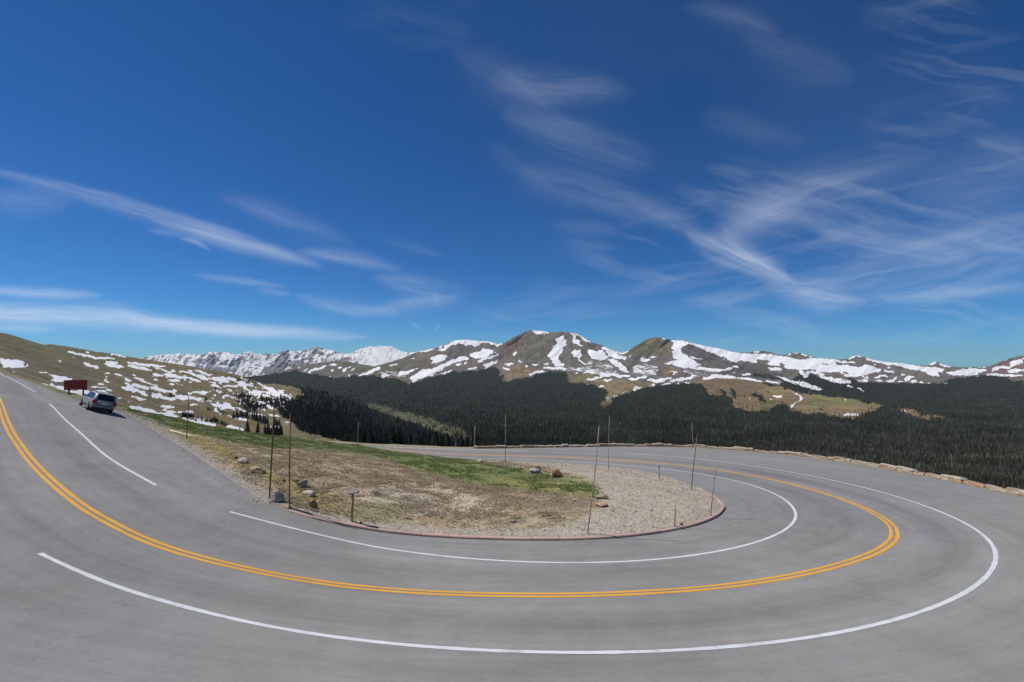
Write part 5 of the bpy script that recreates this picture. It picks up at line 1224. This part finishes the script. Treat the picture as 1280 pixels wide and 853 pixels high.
# ================================================================== CAR (silver crossover seen from behind)
def car():
    P = gpt(125.5, 516.2); 
    root = empty('parked_car', P); 
    z2 = float(GZ(P.x-1.5, P.y+1.2)); 
    th = R(52); root.rotation_euler = (0, 0, th)
    sl = (float(GZ(P.x-2*math.sin(th), P.y+2*math.cos(th)))-float(GZ(P.x+2*math.sin(th), P.y-2*math.cos(th))))/4
    sr = (float(GZ(P.x+math.cos(th), P.y+math.sin(th)))-float(GZ(P.x-math.cos(th), P.y-math.sin(th))))/2
    from mathutils import Matrix
    M = Matrix.Rotation(th, 4, 'Z') @ Matrix.Rotation(math.atan(sl), 4, 'X') @ Matrix.Rotation(-math.atan(sr), 4, 'Y')
    root.rotation_euler = M.to_euler(); root.scale = (.94, .94, .94)
    root.location = P+Vector((-math.sin(th)*2.0, math.cos(th)*2.0, 0)); root.location.z = float(GZ(root.location.x, root.location.y))+.01
    tag(root, 'silver grey crossover car parked on the road shoulder seen from behind', 'car')
    paint = simple_mat('silver_car_paint', (.30, .29, .27), .45, .1, .03, 4., coat=.25); glass = simple_mat('dark_tinted_glass', (.012, .014, .018), .06, 0, .1, 1.); glass.node_tree.nodes['Principled BSDF'].inputs['Specular IOR Level'].default_value = .6
    blk = simple_mat('black_plastic', (.025, .025, .026), .55); tyre = simple_mat('tyre_rubber', (.02, .02, .02), .8); rim = simple_mat('alloy_rim', (.62, .62, .62), .3, .8); red = simple_mat('red_tail_lamp', (.50, .015, .02), .15, 0, .1, 20.); wht = simple_mat('clear_lamp', (.8, .8, .78), .15)
    plate = simple_mat('pale_number_plate', (.62, .64, .62), .5)
    HW = .90
    # stations: y, half width, sill z, belt z, roof z, roof half width
    ST = [(-2.20, .72, .42, .98, .985, .55), (-2.16, .82, .34, 1.02, 1.06, .66), (-2.05, .87, .27, 1.05, 1.30, .68), (-1.90, .885, .26, 1.055, 1.50, .68), (-1.72, .89, .26, 1.055, 1.61, .67), (-1.30, .90, .25, 1.045, 1.66, .67), (-.6, .90, .25, 1.03, 1.68, .67),
          (.1, .90, .25, 1.01, 1.66, .665), (.55, .90, .25, 1.0, 1.58, .66), (.9, .90, .25, .985, 1.34, .68), (1.2, .895, .25, .97, 1.07, .72), (1.35, .89, .25, .955, .99, .74), (1.8, .86, .26, .88, .92, .70), (2.1, .80, .30, .78, .82, .64), (2.24, .68, .38, .62, .66, .50)]
    def ring(st):
        y, w, s, b_, r, rw = st
        f = min(1, max(0, (r-b_)/.6))
        return [(0, s), (w*.86, s), (w*.98, s+.10), (w, s+.30), (w, (s+b_)/2+.12), (w*.985, b_-.04), (w*.965, b_), (rw+.02+(w*.965-rw)*(.42 if f < .3 else .18), b_+(r-b_)*.86), (rw*.88, r-.02*f), (rw*.5, r+.015), (0, r+.02)]
    bm = bmesh.new(); rings = []
    for st in ST:
        rg = ring(st); L = [(x, st[0], z) for x, z in rg]; full = L+[(-x, y, z) for x, y, z in L[-2:0:-1]]
        rings.append([bm.verts.new(p) for p in full])
    n = len(rings[0])
    for A, B in zip(rings, rings[1:]):
        for k in range(n): bm.faces.new((A[k], B[k], B[(k+1) % n], A[(k+1) % n]))
    bm.faces.new(rings[0]); bm.faces.new(rings[-1][::-1])
    bmesh.ops.recalc_face_normals(bm, faces=bm.faces[:])
    body = link('body', bm_mesh('body', bm, True), paint, root)
    def interp(y):
        for a, b_ in zip(ST, ST[1:]):
            if a[0] <= y <= b_[0]:
                t = (y-a[0])/(b_[0]-a[0]); return tuple(p*(1-t)+q*t for p, q in zip(a, b_))
    def side_pt(y, f, sgn, off=.008):
        rg = ring(interp(y)); (x0, z0), (x1, z1) = rg[6], rg[7]
        return Vector((sgn*(x0+(x1-x0)*f+off), y, z0+(z1-z0)*f))
    # side windows
    for sgn in (-1, 1):
        for (y0, y1, ya, yb) in ((-1.78, -1.28, -1.62, -1.28), (-1.20, -.38, -1.20, -.38), (-.30, .98, -.30, .52)):
            bm = bmesh.new(); g = []
            for j in range(5):
                f = .06+.86*j/4; row = []
                for k in range(9):
                    lo = y0+(y1-y0)*k/8; hi = ya+(yb-ya)*k/8; y = lo+(hi-lo)*(j/4); row.append(bm.verts.new(side_pt(y, f, sgn)))
                g.append(row)
            for j in range(4):
                for k in range(8): bm.faces.new((g[j][k], g[j][k+1], g[j+1][k+1], g[j+1][k]) if sgn > 0 else (g[j][k+1], g[j][k], g[j+1][k], g[j+1][k+1]))
            link('side_window', bm_mesh('side_window', bm, True), glass, root)
    # rear window and windscreen follow the end stations
    def top_patch(name, ys, wf, mat, off=.012, z0=None):
        bm = bmesh.new(); g = []
        for y in ys:
            rg = ring(interp(y)); row = []
            for k in range(-6, 7):
                u = k/6*wf; X = abs(u)*rg[8][0]/.88*1.0
                z = np.interp(X, [rg[10][0], rg[9][0], rg[8][0], rg[7][0]], [rg[10][1], rg[9][1], rg[8][1], rg[7][1]])
                row.append(bm.verts.new((math.copysign(X, u), y-off*(1 if ys[0] < 0 else -1), float(z)+off)))
            g.append(row)
        for A, B in zip(g, g[1:]):
            for k in range(12): bm.faces.new((A[k], A[k+1], B[k+1], B[k]))
        bmesh.ops.recalc_face_normals(bm, faces=bm.faces[:])
        return link(name, bm_mesh(name, bm, True), mat, root)
    rw = top_patch('rear_window', [-2.155, -2.1, -2.05, -1.98, -1.90, -1.82], .90, glass); top_patch('windscreen', [.58, .72, .9, 1.05, 1.2, 1.3], .86, glass)
    bm = bmesh.new(); tube(bm, [(.05, -2.205, 1.07), (.38, -2.17, 1.13)], .012, 6); link('wiper', bm_mesh('wiper', bm), blk, rw)
    bm = bmesh.new(); bx(bm, -.60, -1.98, 1.60, .60, -1.62, 1.64, .015); link('spoiler', bm_mesh('spoiler', bm), paint, root)
    # tailgate panel, bumper, plate, handle strip
    bm = bmesh.new(); bx(bm, -.66, -2.225, .62, .66, -2.18, 1.0, .02); tg_ = link('tailgate', bm_mesh('tailgate', bm, True), paint, root)
    bm = bmesh.new(); bx(bm, -.20, -2.240, .74, .20, -2.224, .88, .004); link('number_plate', bm_mesh('number_plate', bm), plate, tg_)
    bm = bmesh.new(); bx(bm, -.32, -2.245, .92, .32, -2.222, .955, .006); link('handle_strip', bm_mesh('handle_strip', bm), rim, tg_)
    bm = bmesh.new(); bx(bm, -.82, -2.30, .42, .82, -2.06, .64, .05); link('rear_bumper', bm_mesh('rear_bumper', bm, True), paint, root)
    bm = bmesh.new(); bx(bm, -.76, -2.27, .27, .76, -2.0, .43, .03); link('lower_bumper', bm_mesh('lower_bumper', bm, True), blk, root)
    bm = bmesh.new(); bx(bm, -.80, 2.0, .28, .80, 2.28, .58, .06); link('front_bumper', bm_mesh('front_bumper', bm, True), paint, root)
    for s in (-1, 1):
        bm = bmesh.new(); bx(bm, s*.60 if s > 0 else -.885, -2.235, .72, .885 if s > 0 else -.60, -1.98, 1.06, .03); link('tail_light', bm_mesh('tail_light', bm, True), red, root)
        bm = bmesh.new(); bx(bm, min(s*.66, s*.86), -2.245, .66, max(s*.66, s*.86), -2.10, .72, .01); link('reversing_light', bm_mesh('reversing_light', bm), wht, root)
        bm = bmesh.new(); bx(bm, min(s*.5, s*.8), 2.04, .62, max(s*.5, s*.8), 2.20, .76, .02); link('headlight', bm_mesh('headlight', bm), wht, root)
        bm = bmesh.new(); bx(bm, min(s*.90, s*1.06), .66, 1.02, max(s*.90, s*1.06), .82, 1.17, .03); link('mirror', bm_mesh('mirror', bm, True), blk, root)
        bm = bmesh.new(); tube(bm, [(s*.66, -1.55, 1.71), (s*.67, -.6, 1.74), (s*.66, .2, 1.72)], .018, 6); link('roof_rail', bm_mesh('roof_rail', bm), blk, root)
        bm = bmesh.new(); bx(bm, min(s*.885, s*.915), -.98, .29, max(s*.885, s*.915), .98, .40, .01); link('sill_trim', bm_mesh('sill_trim', bm), blk, root)
        for y0 in (-1.22, -.34, .74):
            bm = bmesh.new(); bx(bm, min(s*.896, s*.9045), y0-.006, .42, max(s*.896, s*.9045), y0+.006, 1.0); link('door_seam', bm_mesh('door_seam', bm), blk, root)
        for y0 in (-1.02, -.14):
            bm = bmesh.new(); bx(bm, min(s*.895, s*.925), y0-.09, .90, max(s*.895, s*.925), y0+.07, .93, .006); link('door_handle', bm_mesh('door_handle', bm), rim, root)
        for yw in (-1.38, 1.36):
            # arch
            bm = bmesh.new(); N_ = 14
            for k in range(N_):
                a0, a1 = math.pi*k/N_, math.pi*(k+1)/N_; q = [(math.cos(a)*rr_, math.sin(a)*rr_) for a, rr_ in ((a0, .0), (a0, .40), (a1, .40), (a1, .0))]
                vs = [bm.verts.new((s*.906, yw+u, .34+v)) for u, v in q[:3]]
                if s > 0: bm.faces.new(vs)
                else: bm.faces.new(vs[::-1])
            link('wheel_arch', bm_mesh('wheel_arch', bm), blk, root)
            w_ = empty('wheel', (s*.80, yw, .34)); w_.parent = root
            bm = bmesh.new(); NN = 24; prof = [(-.10, .22), (-.11, .30), (-.085, .335), (.085, .335), (.11, .30), (.10, .22)]
            rg = [[bm.verts.new((x, math.cos(2*math.pi*k/NN)*r, math.sin(2*math.pi*k/NN)*r)) for k in range(NN)] for x, r in prof]
            for A, B in zip(rg, rg[1:]):
                for k in range(NN): bm.faces.new((A[k], A[(k+1) % NN], B[(k+1) % NN], B[k]))
            o = link('tyre', bm_mesh('tyre', bm, True), tyre, w_); o.location = (s*.02, 0, 0)
            bm = bmesh.new()
            for k in range(7):
                a = 2*math.pi*k/7; tube(bm, [(s*.10, 0, 0), (s*.125, math.cos(a)*.12, math.sin(a)*.12), (s*.11, math.cos(a)*.225, math.sin(a)*.225)], [.035, .026, .032], 6)
            rg = [[bm.verts.new((s*x, math.cos(2*math.pi*k/NN)*r, math.sin(2*math.pi*k/NN)*r)) for k in range(NN)] for x, r in ((.06, .20), (.125, .215), (.13, .235), (.10, .24))]
            for A, B in zip(rg, rg[1:]):
                for k in range(NN): bm.faces.new((A[k], A[(k+1) % NN], B[(k+1) % NN], B[k]))
            link('rim', bm_mesh('rim', bm), rim, w_)
car()

# ================================================================== HAZE (thin clear mountain air)
bm = bmesh.new(); bx(bm, -24000, -24000, -565, 24000, 24000, 560)
hz = link('haze', bm_mesh('haze', bm)); tag(hz, kind='stuff'); m = bpy.data.materials.new('haze_air'); m.use_nodes = True; m.node_tree.nodes.clear(); N = NT(m.node_tree)
out = N.n.new('ShaderNodeOutputMaterial'); pv = N.n.new('ShaderNodeVolumePrincipled'); pv.inputs['Color'].default_value = (.72, .84, .98, 1); pv.inputs['Density'].default_value = 1.5e-5; pv.inputs['Anisotropy'].default_value = .1
N.l.new(pv.outputs[0], out.inputs['Volume']); hz.data.materials.append(m)
